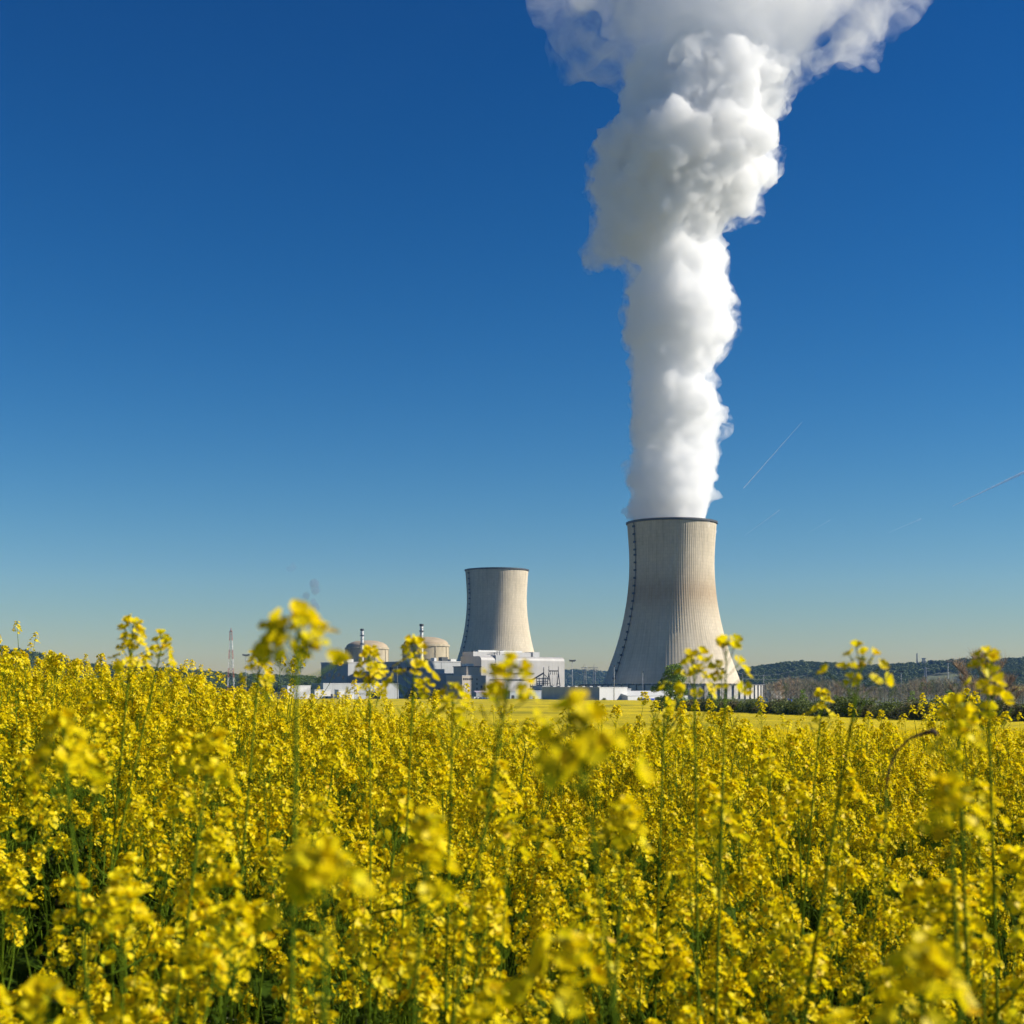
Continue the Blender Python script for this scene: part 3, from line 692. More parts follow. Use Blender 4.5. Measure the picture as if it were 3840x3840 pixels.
# auxiliary blocks
b = Blk(1204, 1305, 1402, 1570)
t = thing('auxiliary_building', 'leftmost block with dark shaded side and pale lit front below the left dome', 'industrial building', b.p)
z1 = PZ(2486, 1570)
b.one('wall', MT['clad2'], t, b.vol, 0, z1); b.one('roof', MT['roof'], t, b.vol, z1 + 0.01, z1 + 1.2, -0.4, b.W + 0.4, -0.4, b.L + 0.4)
b.one('lower_panel', MT['tan'], t, b.front, 0.5, b.W - 0.5, 0, z1 * 0.62, 0.5)
b.one('shade_panel', MT['darkclad'], t, b.side, 1, b.L - 1, 16, z1 - 1, 0.4); b.one('plinth', MT['tan'], t, b.side, 0.5, b.L, 0, 15.6, 0.5)  # darker panel puts the shade of this side into its colour
for k in range(5): b.one('window', MT['glass'], t, b.side, b.L * (0.12 + 0.17 * k), b.L * (0.2 + 0.17 * k), 20 + 3 * (k % 2), 24 + 3 * (k % 2), 0.5)
b.one('roof_unit', MT['whitep'], t, b.vol, z1 + 1.21, z1 + 4.5, 1, 10, 4, 24)
b = Blk(1402, 1595, 1727, 1470); z1 = PZ(2482, 1470)
t = thing('fuel_building', 'block below the right dome with wide dark side and pale front', 'industrial building', b.p)
b.one('wall', MT['clad2'], t, b.vol, 0, z1); b.one('shade_panel', MT['darkclad'], t, b.side, 1, b.L - 1, 4, z1 - 0.6, 0.4)  # dark panel on the side is painted shade over the pale wall
for k in range(4): b.one('pipe', MT['galv'], t, b.side, b.L * (0.15 + 0.2 * k), b.L * (0.16 + 0.2 * k), 6 + 4 * k, z1 - 3, 1.0)
for k in range(5): b.one('vent', MT['opening'], t, b.side, b.L * (0.1 + 0.17 * k), b.L * (0.17 + 0.17 * k), z1 - 9, z1 - 5, 0.5)
b.one('roof_edge', MT['roof'], t, b.vol, z1 + 0.01, z1 + 1.0, -0.4, b.W + 0.3, -0.4, b.L + .3)
for k, (a0, a1) in enumerate(((6, 10), (14, 17), (24, 32), (36, 43))): b.one('roof_unit', MT['whitep'] if k % 2 else MT['dark'], t, b.vol, z1 + 1.01, z1 + 3.4 + k % 3, a0, a1, 3, 9)
b.one('roof_unit', MT['whitep'], t, b.vol, z1 + 1.01, z1 + 4.5, 3, 12, b.L * 0.3, b.L * 0.45)
b.one('front_joint', MT['galv'], t, b.front, b.W * 0.45, b.W * 0.47, 10, z1, 0.2)
b = Blk(1560, 1592, 1705, 1420); z1 = PZ(2527, 1420)
t = thing('annex_building', 'low tan annex with a step in its roof in front of the right dome', 'industrial building', b.p)
b.one('wall', MT['tan'], t, b.vol, 0, z1); b.one('roof_edge', MT['roof'], t, b.vol, z1 + 0.01, z1 + 0.8, -0.3, b.W + .3, -.3, b.L + .3)
b.one('upper_storey', MT['clad2'], t, b.vol, z1 + 0.81, z1 + 5, b.W * 0.35, b.W * 0.7, 2, b.L)
b.one('door', MT['opening'], t, b.front, b.W * 0.2, b.W * 0.3, 0, 5)
for k in range(3): b.one('window', MT['glass'], t, b.front, b.W * (0.45 + 0.14 * k), b.W * (0.53 + 0.14 * k), 8, 10)
b = Blk(1722, 1733, 1822, 1380, L=26); z1 = PZ(2535, 1380)
t = thing('office_block', 'pinkish office block with small dark windows at the left corner of the turbine hall', 'office building', b.p)
b.one('wall', MT['tan'], t, b.vol, 0, z1); b.one('parapet', MT['roof'], t, b.vol, z1 + 0.01, z1 + 0.7, -0.2, b.W + .2, -.2, b.L + .2)
b.one('upper_storey', MT['tan'], t, b.vol, z1 + 0.71, z1 + 9, b.W * 0.24, b.W * 0.82, 2, b.L * 0.9); b.one('upper_roof', MT['dark'], t, b.vol, z1 + 9.01, z1 + 9.8, b.W * 0.22, b.W * 0.86, 1.6, b.L * 0.92)
b.one('roof_unit', MT['whitep'], t, b.vol, z1 + 9.81, z1 + 12.3, b.W * 0.28, b.W * 0.58, 4, 12)
for k in range(5): b.one('window', MT['glass'], t, b.front, b.W * (0.04 + 0.085 * k), b.W * (0.10 + 0.085 * k), z1 - 4, z1 - 2)
for k in range(3): b.one('window', MT['glass'], t, b.front, b.W * 0.60, b.W * 0.64, z1 - 4.2 - 4.6 * k, z1 - 2.2 - 4.6 * k)
for k in range(2): b.one('window', MT['glass'], t, b.front, b.W * (0.78 + 0.11 * k), b.W * (0.87 + 0.11 * k), 8, 13)
b.one('door', MT['opening'], t, b.front, b.W * 0.3, b.W * 0.38, 0, 3.5)

def shed(name, label, cat, px_l, px_c, px_r, py, D, wall, roof, L=None, doors=(), over=0.3, rise=0.0, doormat=None):
    b = Blk(px_l, px_c, px_r, D, L=L); t = thing(name, label, cat, b.p); z = PZ(py, D)
    b.one('wall', MT[wall], t, b.vol, 0, z)
    if rise:
        m = MB(); h = b.L / 2
        v = [b.p + U * a + V * bb + Vector((0, 0, z + zz)) for a in (-over, b.W + over) for bb, zz in ((-over, 0.02), (h, rise), (b.L + over, 0.02))]
        m.add(v, [(0, 3, 4, 1), (1, 4, 5, 2), (0, 1, 2), (3, 5, 4), (0, 2, 5, 3)]); m.build('roof', MT[roof], t)
    else: b.one('roof', MT[roof], t, b.vol, z + 0.01, z + 0.5, -over, b.W + over, -over, b.L + over)
    for (f0, f1, h) in doors: b.one('doorway', MT[doormat or 'opening'], t, b.front, b.W * f0, b.W * f1, 0, h, 0.12)
    return b, t
b, t = shed('warehouse', 'bright white boxy warehouse with long dark shaded side left of the larger tower', 'warehouse', 2034, 2248, 2352, 2579, 1110, 'white', 'whitep')
b.one('shade_cladding', MT['blue_grey'], t, b.side, 0.5, b.L - 0.5, 0, 12, 0.3); m = MB(); b.front(m, b.W * 0.49, b.W * 0.50, 0, 12, 0.1); m.build('joint', MT['galv'], t)  # blue-grey skin paints the shaded side of the white warehouse
for k in range(7): b.one('roof_vent', MT['galv'], t, b.vol, PZ(2579, 1110) + 0.51, PZ(2579, 1110) + 1.3, 2, 5, b.L * (0.06 + 0.13 * k), b.L * (0.11 + 0.13 * k))
b, t = shed('workshop', 'low white workshop with sloping sheet roof at the foot of the larger tower', 'workshop', 2350, 2354, 2580, 2610, 1120, 'white', 'whitep', L=30, doors=((0.16, 0.36, 2.9), (0.44, 0.60, 2.9)), rise=4.0)
for k in range(3): b.one('blue_door', MT['cobalt'], t, b.front, b.W * (0.37 + 0.022 * k), b.W * (0.388 + 0.022 * k), 0, 2.8, 0.14)
shed('storage_hut', 'small pale hut squeezed between the white warehouse and the larger tower', 'hut', 2340, 2352, 2366, 2584, 1180, 'clad2', 'roof')
b, t = shed('shed', 'grey shed with pale roof strip and dark openings below the turbine hall', 'shed', 1905, 1912, 2030, 2592, 1235, 'blue_grey', 'roof', L=14, doors=((0.05, 0.14, 4.5), (0.3, 0.42, 3.6), (0.5, 0.6, 3.6), (0.72, 0.8, 3.6)))
shed('shed', 'small shed with a lilac roof beside the blue containers', 'shed', 1768, 1786, 1832, 2597, 1270, 'darkclad', 'pink', rise=1.5, doors=((0.1, 0.3, 3), (0.5, 0.9, 3.5)))
shed('switch_house', 'plain blue-grey box building under the gantry masts', 'building', 2000, 2034, 2062, 2574, 1260, 'blue_grey', 'roof')
b, t = shed('storehouse', 'long low white storehouse below the domes at the left', 'storehouse', 1150, 1212, 1495, 2564, 1330, 'clad2', 'whitep', L=20, doors=((0.06, 0.12, 5), (0.3, 0.36, 5), (0.7, 0.75, 5)))
shed('site_cabin', 'leftmost of three white site cabins, half hidden by the yellow crop', 'cabin', 1068, 1078, 1165, 2572, 1290, 'white', 'whitep', L=9, doors=((0.2, 0.3, 3),))
shed('site_cabin', 'middle one of three white site cabins in front of the long storehouse', 'cabin', 1172, 1180, 1240, 2588, 1270, 'white', 'whitep', L=7, doors=((0.3, 0.4, 3), (0.7, 0.8, 3)))
shed('site_cabin', 'rightmost of three white site cabins, below the left dome', 'cabin', 1264, 1270, 1334, 2588, 1270, 'white', 'whitep', L=7, doors=((0.4, 0.5, 3),))
shed('hut', 'small white hut at the edge of the bare trees right of the ring wall', 'hut', 2888, 2893, 2932, 2594, 1150, 'white', 'whitep', L=6, doors=((0.3, 0.5, 3),))

# containers
def container(px, D, mat, label, group, w=2.5, h=2.6, lng=6.0):
    p = Vector((PX(px, D), D, 0)); t = thing('container', label, 'container', p, group); t_ = MB()
    t_.prism([p, p + U * w, p + U * w + V * lng, p + V * lng], 0.15, h); t_.build('body', mat, t)
    t_ = MB()
    for k in range(4): t_.prism([p + U * (0.3 + 0.5 * k) + N * 0.06, p + U * (0.5 + 0.5 * k) + N * 0.06, p + U * (0.5 + 0.5 * k) - N * 0.02, p + U * (0.3 + 0.5 * k) - N * 0.02], 0.3, h - 0.2)
    t_.build('door_bars', mat, t)
    t_ = MB(); t_.prism([p + U * 0.05 + V * 0.05, p + U * (w - .05) + V * .05, p + U * (w - .05) + V * (lng - .05), p + U * .05 + V * (lng - .05)], 0, 0.15); t_.build('skid', MT['dark'], t)
for k in range(6): container(1808 + 9.6 * k, 1242, MT['bluep'], 'blue container in the row by the field edge below the turbine hall', 'blue containers in a row')
container(1777, 1244, MT['whitep'], 'white container standing left of the blue row', None, 3.2, 3.0)
container(1791, 1244, MT['whitep'], 'white container touching the left end of the blue row', None, 2.5, 2.7)
container(2955, 1100, MT['cobalt'], 'dark blue container half hidden at the bare trees', None, 5.0, 2.8)

# transformers, gantry, cable bridge
def transformer(px, D, label, s=1.0):
    p = Vector((PX(px, D), D, 0)); t = thing('transformer', label, 'transformer', p)
    m = MB(); m.box(p + Vector((0, 0, 5 * s)), (9 * s, 6 * s, 10 * s), TH); m.build('tank', MT['tank'], t)
    m = MB()
    for k in range(7): m.box(p + U * ((k - 3) * 1.25 * s) + N * 3.7 * s + Vector((0, 0, 5 * s)), (0.5 * s, 1.4 * s, 8 * s), TH)
    m.build('radiator', MT['galv'], t)
    for k in range(3):
        q = p + U * ((k - 1) * 3 * s); m = MB(); m.tube([q + Vector((0, 0, 10 * s)), q + Vector((0, 0, 11.2 * s)), q + Vector((0, 0, 15 * s))], [0.7 * s, 0.6 * s, 0.25 * s], 8); m.build('bushing', MT['porc'], t)
    m = MB(); m.tube([p - U * 3.5 * s + Vector((0, 0, 11.8 * s)), p + U * 3.5 * s + Vector((0, 0, 11.8 * s))], 0.9 * s, 8); m.build('oil_conservator', MT['galv'], t)
transformer(1998, 1440, 'left dark transformer in the yard before the turbine hall')
transformer(2024, 1420, 'middle dark transformer in the yard, closest to the mast', 1.1)
transformer(2068, 1430, 'right dark transformer under the A-frame gantry', 0.9)
D = 1400; p = Vector((PX(2076, D), D, 0)); t = thing('gantry', 'lattice gantry of two A-frames with a cross beam before the turbine hall', 'gantry', p)
for px in (2058, 2094):
    m = MB(); x = PX(px, D); zt = PZ(2524, D)
    m.tube([(x - 3, D - 3, 0), (x, D, zt), (x, D, PZ(2498, D))], [0.45, 0.4, 0.2], 5); m.tube([(x + 3.2, D + 3, 0), (x, D, zt)], 0.45, 5)
    for z in (8, 15): m.tube([(x - 3 * (1 - z / zt), D - 3 * (1 - z / zt), z), (x + 3.2 * (1 - z / zt), D + 3 * (1 - z / zt), z)], 0.25, 4)
    m.build('frame_leg', MT['dark'], t)
m = MB(); zt = PZ(2516, D); m.tube([(PX(2057, D), D, zt), (PX(2095, D), D, zt)], 0.55, 5); m.build('beam', MT['dark'], t)
for k in range(4):
    m = MB(); x = PX(2064 + 8 * k, D); m.tube([(x, D, zt), (x, D, zt - 4)], 0.3, 5); m.build('insulator', MT['porc'], t)
D = 1410; p = Vector((PX(2039, D), D, 0)); t = thing('cable_mast', 'dark mast with a sloping cable bridge left of the A-frame gantry', 'mast', p)
m = MB(); m.tube([p, p + Vector((0, 0, PZ(2503, D)))], [1.1, 0.4], 6); m.build('pole', MT['dark'], t)
m = MB(); m.tube([P(1984, 2557, D), P(2038, 2524, D)], 0.8, 5); m.tube([P(2038, 2527, D), P(2060, 2548, D)], 0.3, 4); m.build('cable_bridge', MT['dark'], t)
m = MB()
for py in (2545, 2555, 2562): m.tube([P(2012, py, D), P(2054, py, D)], 0.45, 5)
for px in (2012, 2022, 2034, 2046, 2054): m.tube([P(px, 2540, D), (PX(px, D), D, 0)], 0.35, 4)
m.build('bus_frame', MT['galv'], t)
for i, px in enumerate((2066, 2072, 2081, 2087)):
    D = 1375; p = Vector((PX(px, D), D, 0)); t = thing('lightning_rod', 'thin pale rod standing in the cluster under the gantry beam', 'rod', p, 'thin rods under the gantry')
    m = MB(); m.tube([p, p + Vector((0, 0, 20 + 3 * (i % 2)))], [0.22, 0.1], 5); m.build('rod', MT['galv'], t); m = MB(); m.box(p + Vector((0, 0, 0.4)), (0.9, 0.9, 0.8)); m.build('footing', MT['conc'], t)

# floodlight masts : one built, the rest copied
def mast_proto():
    t = thing('floodlight_mast', '', 'floodlight mast', (0, 0, 0))
    m = MB(); m.tube([(0, 0, 0), (0, 0, 15), (0, 0, 30)], [0.30, 0.25, 0.2], 8); m.build('pole', MT['galv'], t, True)
    m = MB(); m.box((0, 0, 30.1), (4.4, 0.4, 0.3)); m.build('crossbar', MT['dark'], t)
    for x in (-2.0, -0.7, 0.7, 2.0):
        m = MB(); m.box((x, -0.5, 30.6 + 0.15 * abs(x)), (1.1, 0.9, 1.0)); m.build('floodlight', MT['dark'], t)
    m = MB(); m.box((0, 0, 0.3), (1.4, 1.4, 0.6)); m.build('footing', MT['conc'], t)
    return t
MASTS = [  # px, py of the head, distance, label, turn
 (922, 2455, 1500, 'floodlight mast seen in the gap left of the big blurred ring of blooms', 20),
 (1128, 2503, 1700, 'low far floodlight mast right below the big blurred ring of blooms', 0),
 (1851, 2491, 1240, 'floodlight mast before the left end of the turbine hall front', 0),
 (1862, 2519, 1330, 'shorter floodlight mast close beside the taller one at the turbine hall', 0),
 (2146, 2476, 1180, 'floodlight mast standing free between the turbine hall and the pylon', 15),
 (2303, 2497, 1070, 'floodlight mast rising in front of the white warehouse', 80),
 (2410, 2519, 1260, 'thin floodlight mast before the middle of the larger tower', 85),
 (2706, 2507, 1290, 'floodlight mast at the right foot of the larger tower', 0),
 (2785, 2525, 1450, 'floodlight mast just right of the larger tower, before the ring wall', 80),
 (2864, 2527, 1400, 'floodlight mast at the right end of the ring wall', 75),
 (3180, 2528, 1250, 'floodlight mast left of the middle one in the row before the wooded hill', 80),
 (3379, 2517, 1150, 'middle floodlight mast in the row before the wooded hill', 0),
 (3555, 2478, 930, 'tallest floodlight mast, before the hill beside the rusty bare tree', 30),
]
mp = None
for (px, py, D, lab, rz) in MASTS:
    if mp is None: mp = mast_proto(); o = mp
    else: o = copy_tree(mp)
    o['label'] = lab; o['group'] = 'floodlight masts around the plant'; g = float(ground(PX(px, D), D))
    o.location = (PX(px, D), D, g); o.rotation_euler = (0, 0, R(rz)); s = (PZ(py, D) - g) / 31.0; o.scale = (s, s, s)
D = 1235; p = Vector((PX(1490, D), D, 0)); t = thing('street_lamp', 'street lamp with a curved arm before the dark side of the fuel building', 'street lamp', p)
m = MB(); zt = PZ(2489, D); m.tube([p, p + Vector((0, 0, zt - 1)), p + Vector((0.8, 0, zt)), p + Vector((2.6, 0, zt + 0.3))], [0.32, 0.26, 0.2, 0.16], 8); m.build('pole', MT['galv'], t, True)
m = MB(); m.box(p + Vector((3.2, 0, zt + 0.25)), (1.6, 0.6, 0.35)); m.build('lamp_head', MT['dark'], t)

# lattice towers
def lattice(mb, c, w0, w1, z0, z1, n, r=0.16):
    for i in range(n):
        za, zb = z0 + (z1 - z0) * i / n, z0 + (z1 - z0) * (i + 1) / n; wa = w0 + (w1 - w0) * i / n; wb = w0 + (w1 - w0) * (i + 1) / n
        ca = [c + Vector((sx * wa / 2, sy * wa / 2, za)) for sx, sy in ((-1, -1), (1, -1), (1, 1), (-1, 1))]
        cb = [c + Vector((sx * wb / 2, sy * wb / 2, zb)) for sx, sy in ((-1, -1), (1, -1), (1, 1), (-1, 1))]
        for k in range(4):
            k2 = (k + 1) % 4
            mb.tube([ca[k], cb[k]], r, 4); mb.tube([ca[k], cb[k2]], r * 0.7, 3); mb.tube([ca[k2], cb[k]], r * 0.7, 3); mb.tube([cb[k], cb[k2]], r * 0.7, 3)
D = 1700; c = Vector((PX(866, D), D, 0)); t = thing('radio_mast', 'red and white lattice radio mast rising from the yellow crop at left', 'radio mast', c); zt = PZ(2368, D)
for k in range(7):
    m = MB(); wa = 8.2 + (2.4 - 8.2) * k / 7; wb = 8.2 + (2.4 - 8.2) * (k + 1) / 7
    lattice(m, c, wa, wb, zt * k / 7, zt * (k + 1) / 7, 2, 0.15); m.build('lattice_section', MT['whitep'] if k % 2 else MT['red'], t)
m = MB(); m.box(c + Vector((0, 0, zt + 0.4)), (3.2, 3.2, 0.7)); m.tube([c + Vector((0, 0, zt + .8)), c + Vector((0, 0, zt + 4))], 0.5, 5); m.build('top_platform', MT['red'], t)
def pylon(px, py, D, label, s=1.0, group=None):
    c = Vector((PX(px, D), D, 0)); g = 0; zt = PZ(py, D); t = thing('pylon', label, 'pylon', c, group)
    for sx in (-1, 1):
        m = MB(); lattice(m, c + Vector((sx * 7 * s, 0, 0)), 5 * s, 2.2 * s, 0, zt * 0.82, 6, 0.28); m.build('lattice_leg', MT['galv'], t)
    m = MB()
    for z in (zt * 0.78, zt * 0.86): m.tube([c + Vector((-13 * s, 0, z)), c + Vector((13 * s, 0, z))], 0.35, 4)
    for k in range(8): m.tube([c + Vector(((-13 + 3.25 * k) * s, 0, zt * (.78 if k % 2 else .86))), c + Vector(((-13 + 3.25 * (k + 1)) * s, 0, zt * (.86 if k % 2 else .78)))], 0.25, 3)
    m.build('cross_arm', MT['galv'], t)
    for sx in (-1, 1):
        m = MB(); m.tube([c + Vector((sx * 9.5 * s, 0, zt * .86)), c + Vector((sx * 7.5 * s, 0, zt)), c + Vector((sx * 5.5 * s, 0, zt * .86))], 0.3, 4); m.build('earth_peak', MT['galv'], t)
    for k in (-1, 0, 1):
        m = MB(); m.tube([c + Vector((k * 11 * s, 0, zt * .78)), c + Vector((k * 11 * s, 0, zt * .70))], 0.3, 4); m.build('insulator', MT['porc'], t)
    return t
pylon(2211, 2487, 2150, 'grey lattice pylon with a wide cross arm standing between turbine hall and larger tower')
for (px0, py0, px1, py1, D, sag, lab) in ((2760, 2522, 3000, 2508, 1500, 5, 'upper power cable crossing before the wooded hill beside the larger tower'), (2760, 2538, 3030, 2531, 1450, 4, 'lower power cable crossing before the wooded hill beside the larger tower'), (2225, 2500, 2360, 2540, 2100, 6, 'power cable running from the pylon towards the larger tower')):
    a, e = P(px0, py0, D), P(px1, py1, D); m = MB(); m.tube([a.lerp(e, u) - Vector((0, 0, sag * 4 * u * (1 - u))) for u in np.linspace(0, 1, 14)], 0.14, 4)
    tag(m.build('power_cable', MT['galv']), lab, 'power cable', 'power cables')

# ------------------------------------------------------------------ trees and bushes
def leaf_cloud(rng, centers, n, ls):
    """leaf-sized faces spread through overlapping clumps (cx,cy,cz,r)"""
    w = np.array([float(c[3]) ** 2 for c in centers]); w = w / w.sum(); vs = []; fs = []
    C = np.array(centers, float); k = rng.choice(len(C), n, p=w); d = rng.normal(size=(n, 3)); d /= np.linalg.norm(d, axis=1)[:, None]
    rr = (0.45 + 0.6 * rng.random(n) ** 0.6)[:, None]; p = C[k, :3] + d * rr * C[k, 3:4] * np.array([1, 1, 0.85])
    for i in range(n):
        q = d[i] + rng.normal(0, 0.6, 3); x, y, z = frame(q); s = ls * (0.6 + 0.8 * rng.random()); o = len(vs)
        vs += [p[i] - x * s * 0.5, p[i] - y * s * 0.32, p[i] + x * s * 0.6, p[i] + y * s * 0.32]; fs.append((o, o + 1, o + 2, o + 3))
    mb = MB(); mb.add(vs, fs); return mb
def limbs(rng, h, spread, r0, nb, start=0.25, twigs=0, tr=0.02):
    mb = MB(); ends = []
    pts = [Vector((0, 0, -0.3))] + [Vector((rng.normal(0, .02) * h, rng.normal(0, .02) * h, h * u)) for u in (0.3, 0.6, 0.9)]
    mb.tube(pts, [r0 * 1.2, r0 * 0.8, r0 * 0.5, r0 * 0.15], 7)
    for k in range(nb):
        u = start + (0.85 - start) * k / nb; p = Vector((0, 0, h * u)); a = k * 2.4 + rng.normal(0, .3); L = spread * (1.15 - u * 0.7) * (0.7 + 0.5 * rng.random())
        e = p + Vector((math.cos(a) * L, math.sin(a) * L, L * (0.6 + 0.5 * rng.random()))); m_ = p.lerp(e, 0.5) + Vector((0, 0, -0.1 * L))
        mb.tube([p, m_, e], [r0 * 0.4 * (1.1 - u), r0 * 0.25 * (1.1 - u), r0 * 0.06], 5); ends.append((m_, e, L))
    return mb, ends
def tree_proto(rng, name, label, cat, h, spread, clumps, nleaf, ls, mat, group=None, trunk=True, r0=0.25):
    t = thing(name, label, cat, (0, 0, 0), group)
    mb, ends = limbs(rng, h, spread, r0, 9); mb.build('trunk' if trunk else 'stems', MT['bark'], t, True)
    leaf_cloud(rng, clumps, nleaf, ls).build('crown' if trunk else 'foliage', MT[mat], t)
    return t
def bare_proto(rng, name, label, cat, h, spread, mat, group=None, nt=420, tw=0.035, lo=0.12):
    t = thing(name, label, cat, (0, 0, 0), group)
    mb, ends = limbs(rng, h * 0.95, spread, h * 0.016, 14, lo); mb.build('trunk', MT['bark'], t, True)
    m = MB()
    for i in range(nt):
        m_, e, L = ends[int(rng.integers(len(ends)))]; p = m_.lerp(e, rng.random()); l = h * (0.10 + 0.14 * rng.random())
        d = Vector((rng.normal(0, .5), rng.normal(0, .5), 0.75 + 0.3 * rng.random())).normalized(); q = p + d * l
        m.tube([p, p.lerp(q, .5) + Vector((rng.normal(0, .04), rng.normal(0, .04), 0)) * l, q], [tw, tw * .7, tw * .2], 3, False)
    m.build('crown', MT[mat], t); return t
def place(o, px, D, rz, s, label=None):
    x = PX(px, D); o.location = (x, D, float(ground(x, D)) - 0.02); o.rotation_euler = (0, 0, rz); o.scale = (s, s, s)
    if label: o['label'] = label
rng = np.random.default_rng(41)
# the single tree by the hedge
o = tree_proto(rng, 'leafy_tree', 'single bright green leafy tree standing in the field before the larger tower', 'tree', 12.5, 4.0,
   [(0.3, 0, 4, 2.6), (-2.4, 0.5, 3.2, 2.4), (2.4, 0, 3.5, 2.2), (0.6, 0, 7.2, 2.9), (-1.6, 0, 8.2, 2.0), (1.8, 0.6, 9.6, 2.2), (0.2, 0, 11.6, 2.2), (1.6, 0, 12.6, 1.5), (-0.8, 0, 10.2, 1.8), (0, 0, 1.6, 2.6), (-4.4, 0, 6.9, 1.2), (-3.3, 0.2, 7.6, 1.0), (2.8, 0, 6.3, 1.6)], 8500, 0.40, 'lush')
place(o, 2518, 436, 0.0, 1.18)
for (px, D, s, lab) in ((2468, 440, 1.0, 'low dark bush at the left foot of the single leafy tree'), (2600, 428, 1.3, 'low bush filling the gap between the leafy tree and the hedge')):
    o = tree_proto(rng, 'bush', lab, 'bush', 2.6, 1.6, [(0, 0, 1.2, 1.5), (1.6, 0, 1.0, 1.2), (-1.4, .4, 0.9, 1.1)], 900, 0.34, 'hedge', trunk=False, r0=0.06); place(o, px, D, 0.5, s)
# hedge
protos = []
for k in range(6):
    cl = [(rng.normal(0, 1.3), rng.normal(0, 1.0), 1.0 + 2.6 * rng.random(), 1.0 + 0.7 * rng.random()) for _ in range(9)] + [(0, 0, 1.0, 1.7), (1.4, 0, .9, 1.4), (-1.4, 0, .9, 1.4)]
    protos.append(tree_proto(rng, 'hedge_bush', 'green-brown bush of the long hedge at the far side of the field on the right', 'bush', 4.2, 2.0, cl, 1500, 0.36, 'hedge' if k % 3 else 'hedge_b', 'bushes of the long hedge', False, 0.08))
used = set(); hl = (HEDGE[1] - HEDGE[0]).length; nH = 84
for i in range(nH):
    u = (i + rng.normal(0, .2)) / nH; p = HEDGE[0].lerp(HEDGE[1], u) + Vector((rng.normal(0, 1.2), abs(rng.normal(0, 2.5)), 0)); k = int(rng.integers(6))
    o = protos[k] if k not in used else copy_tree(protos[k]); used.add(k)
    s = 0.85 + 0.4 * rng.random(); o.location = (p.x, p.y, float(ground(p.x, p.y)) - 0.05); o.rotation_euler = (0, 0, rng.random() * 6.28); o.scale = (s, s, s)
# saplings in the hedge
lp = None
for i, (px, f, s) in enumerate(((2660, 12, .95), (2700, 20, .8), (3010, 15, 1.0), (3135, 14, .8), (3185, 22, .7), (3420, 16, .9), (3560, 14, .9), (3780, 20, .85))):
    D = hedge_y(px) + f
    if lp is None: o = lp = tree_proto(rng, 'slim_tree', 'slim light green young tree rising out of the hedge', 'tree', 6.8, 1.5, [(0, 0, 2.6, 1.3), (.3, 0, 4.2, 1.2), (-.2, 0, 5.6, 1.0), (0, 0, 7.0, .7)], 700, 0.3, 'lush', 'young trees in the hedge')
    else: o = copy_tree(lp)
    place(o, px, D, i * 1.3, s)
# bare trees behind the hedge
bp = [bare_proto(rng, 'bare_tree', 'brownish bare tree of the thicket between hedge and wooded hill', 'tree', 15, 3.6, 'twig' if k else 'rusttwig', 'bare trees of the thicket') for k in range(4)]
bp.append(tree_proto(rng, 'budding_tree', 'pale green budding tree of the thicket between hedge and wooded hill', 'tree', 14, 3.0, [(rng.normal(0, 1.6), rng.normal(0, 1.4), 4 + 9.5 * rng.random(), 1.2 + 0.8 * rng.random()) for _ in range(14)], 900, 0.42, 'hedge', 'budding trees of the thicket'))
used = set()
for i in range(92):
    px = 2880 + 1060 * (i + rng.normal(0, .4)) / 92; D = 600 + 420 * rng.random(); k = int(rng.integers(5)); o = bp[k] if k not in used else copy_tree(bp[k]); used.add(k)
    s = (PZ(2560 - 16 * math.sin(px * 0.013) - 12 * rng.random(), D) - float(ground(PX(px, D), D))) / 15.0; place(o, px, D, rng.random() * 6.28, max(0.5, s))
o = bare_proto(rng, 'rusty_tree', 'large rusty brown bare tree rising above the hedge near the right edge', 'tree', 16, 8.0, 'rusttwig', None, 1100, 0.045); place(o, 3672, 360, 0.4, 1.06)
o = bare_proto(rng, 'rusty_tree', 'smaller rusty brown bare tree just right of the large rusty one', 'tree', 13, 4.5, 'rusttwig', None, 900, 0.05); place(o, 3765, 380, 1.4, 0.95)
# dark shrubs before the plant
for (px, D, s, lab) in ((1545, 1236, 2.2, 'dark round shrub before the annex building, left of a pair'), (1592, 1234, 2.7, 'dark round shrub before the annex building, larger of a pair'), (1404, 1240, 1.8, 'dark shrub at the right end of the low white storehouse'), (2266, 1092, 0.75, 'small shrub at the foot of the white warehouse wall')):
    o = tree_proto(rng, 'shrub', lab, 'shrub', 3.5, 2.0, [(0, 0, 1.8, 1.9), (2.0, 0, 1.4, 1.5), (-1.9, .4, 1.5, 1.5), (.6, 0, 3.0, 1.5), (-.8, 0, 3.2, 1.2)], 1100, 0.5, 'dkleaf' if s > 1 else 'hedge', trunk=False, r0=0.1); place(o, px, D, px * .1, s)

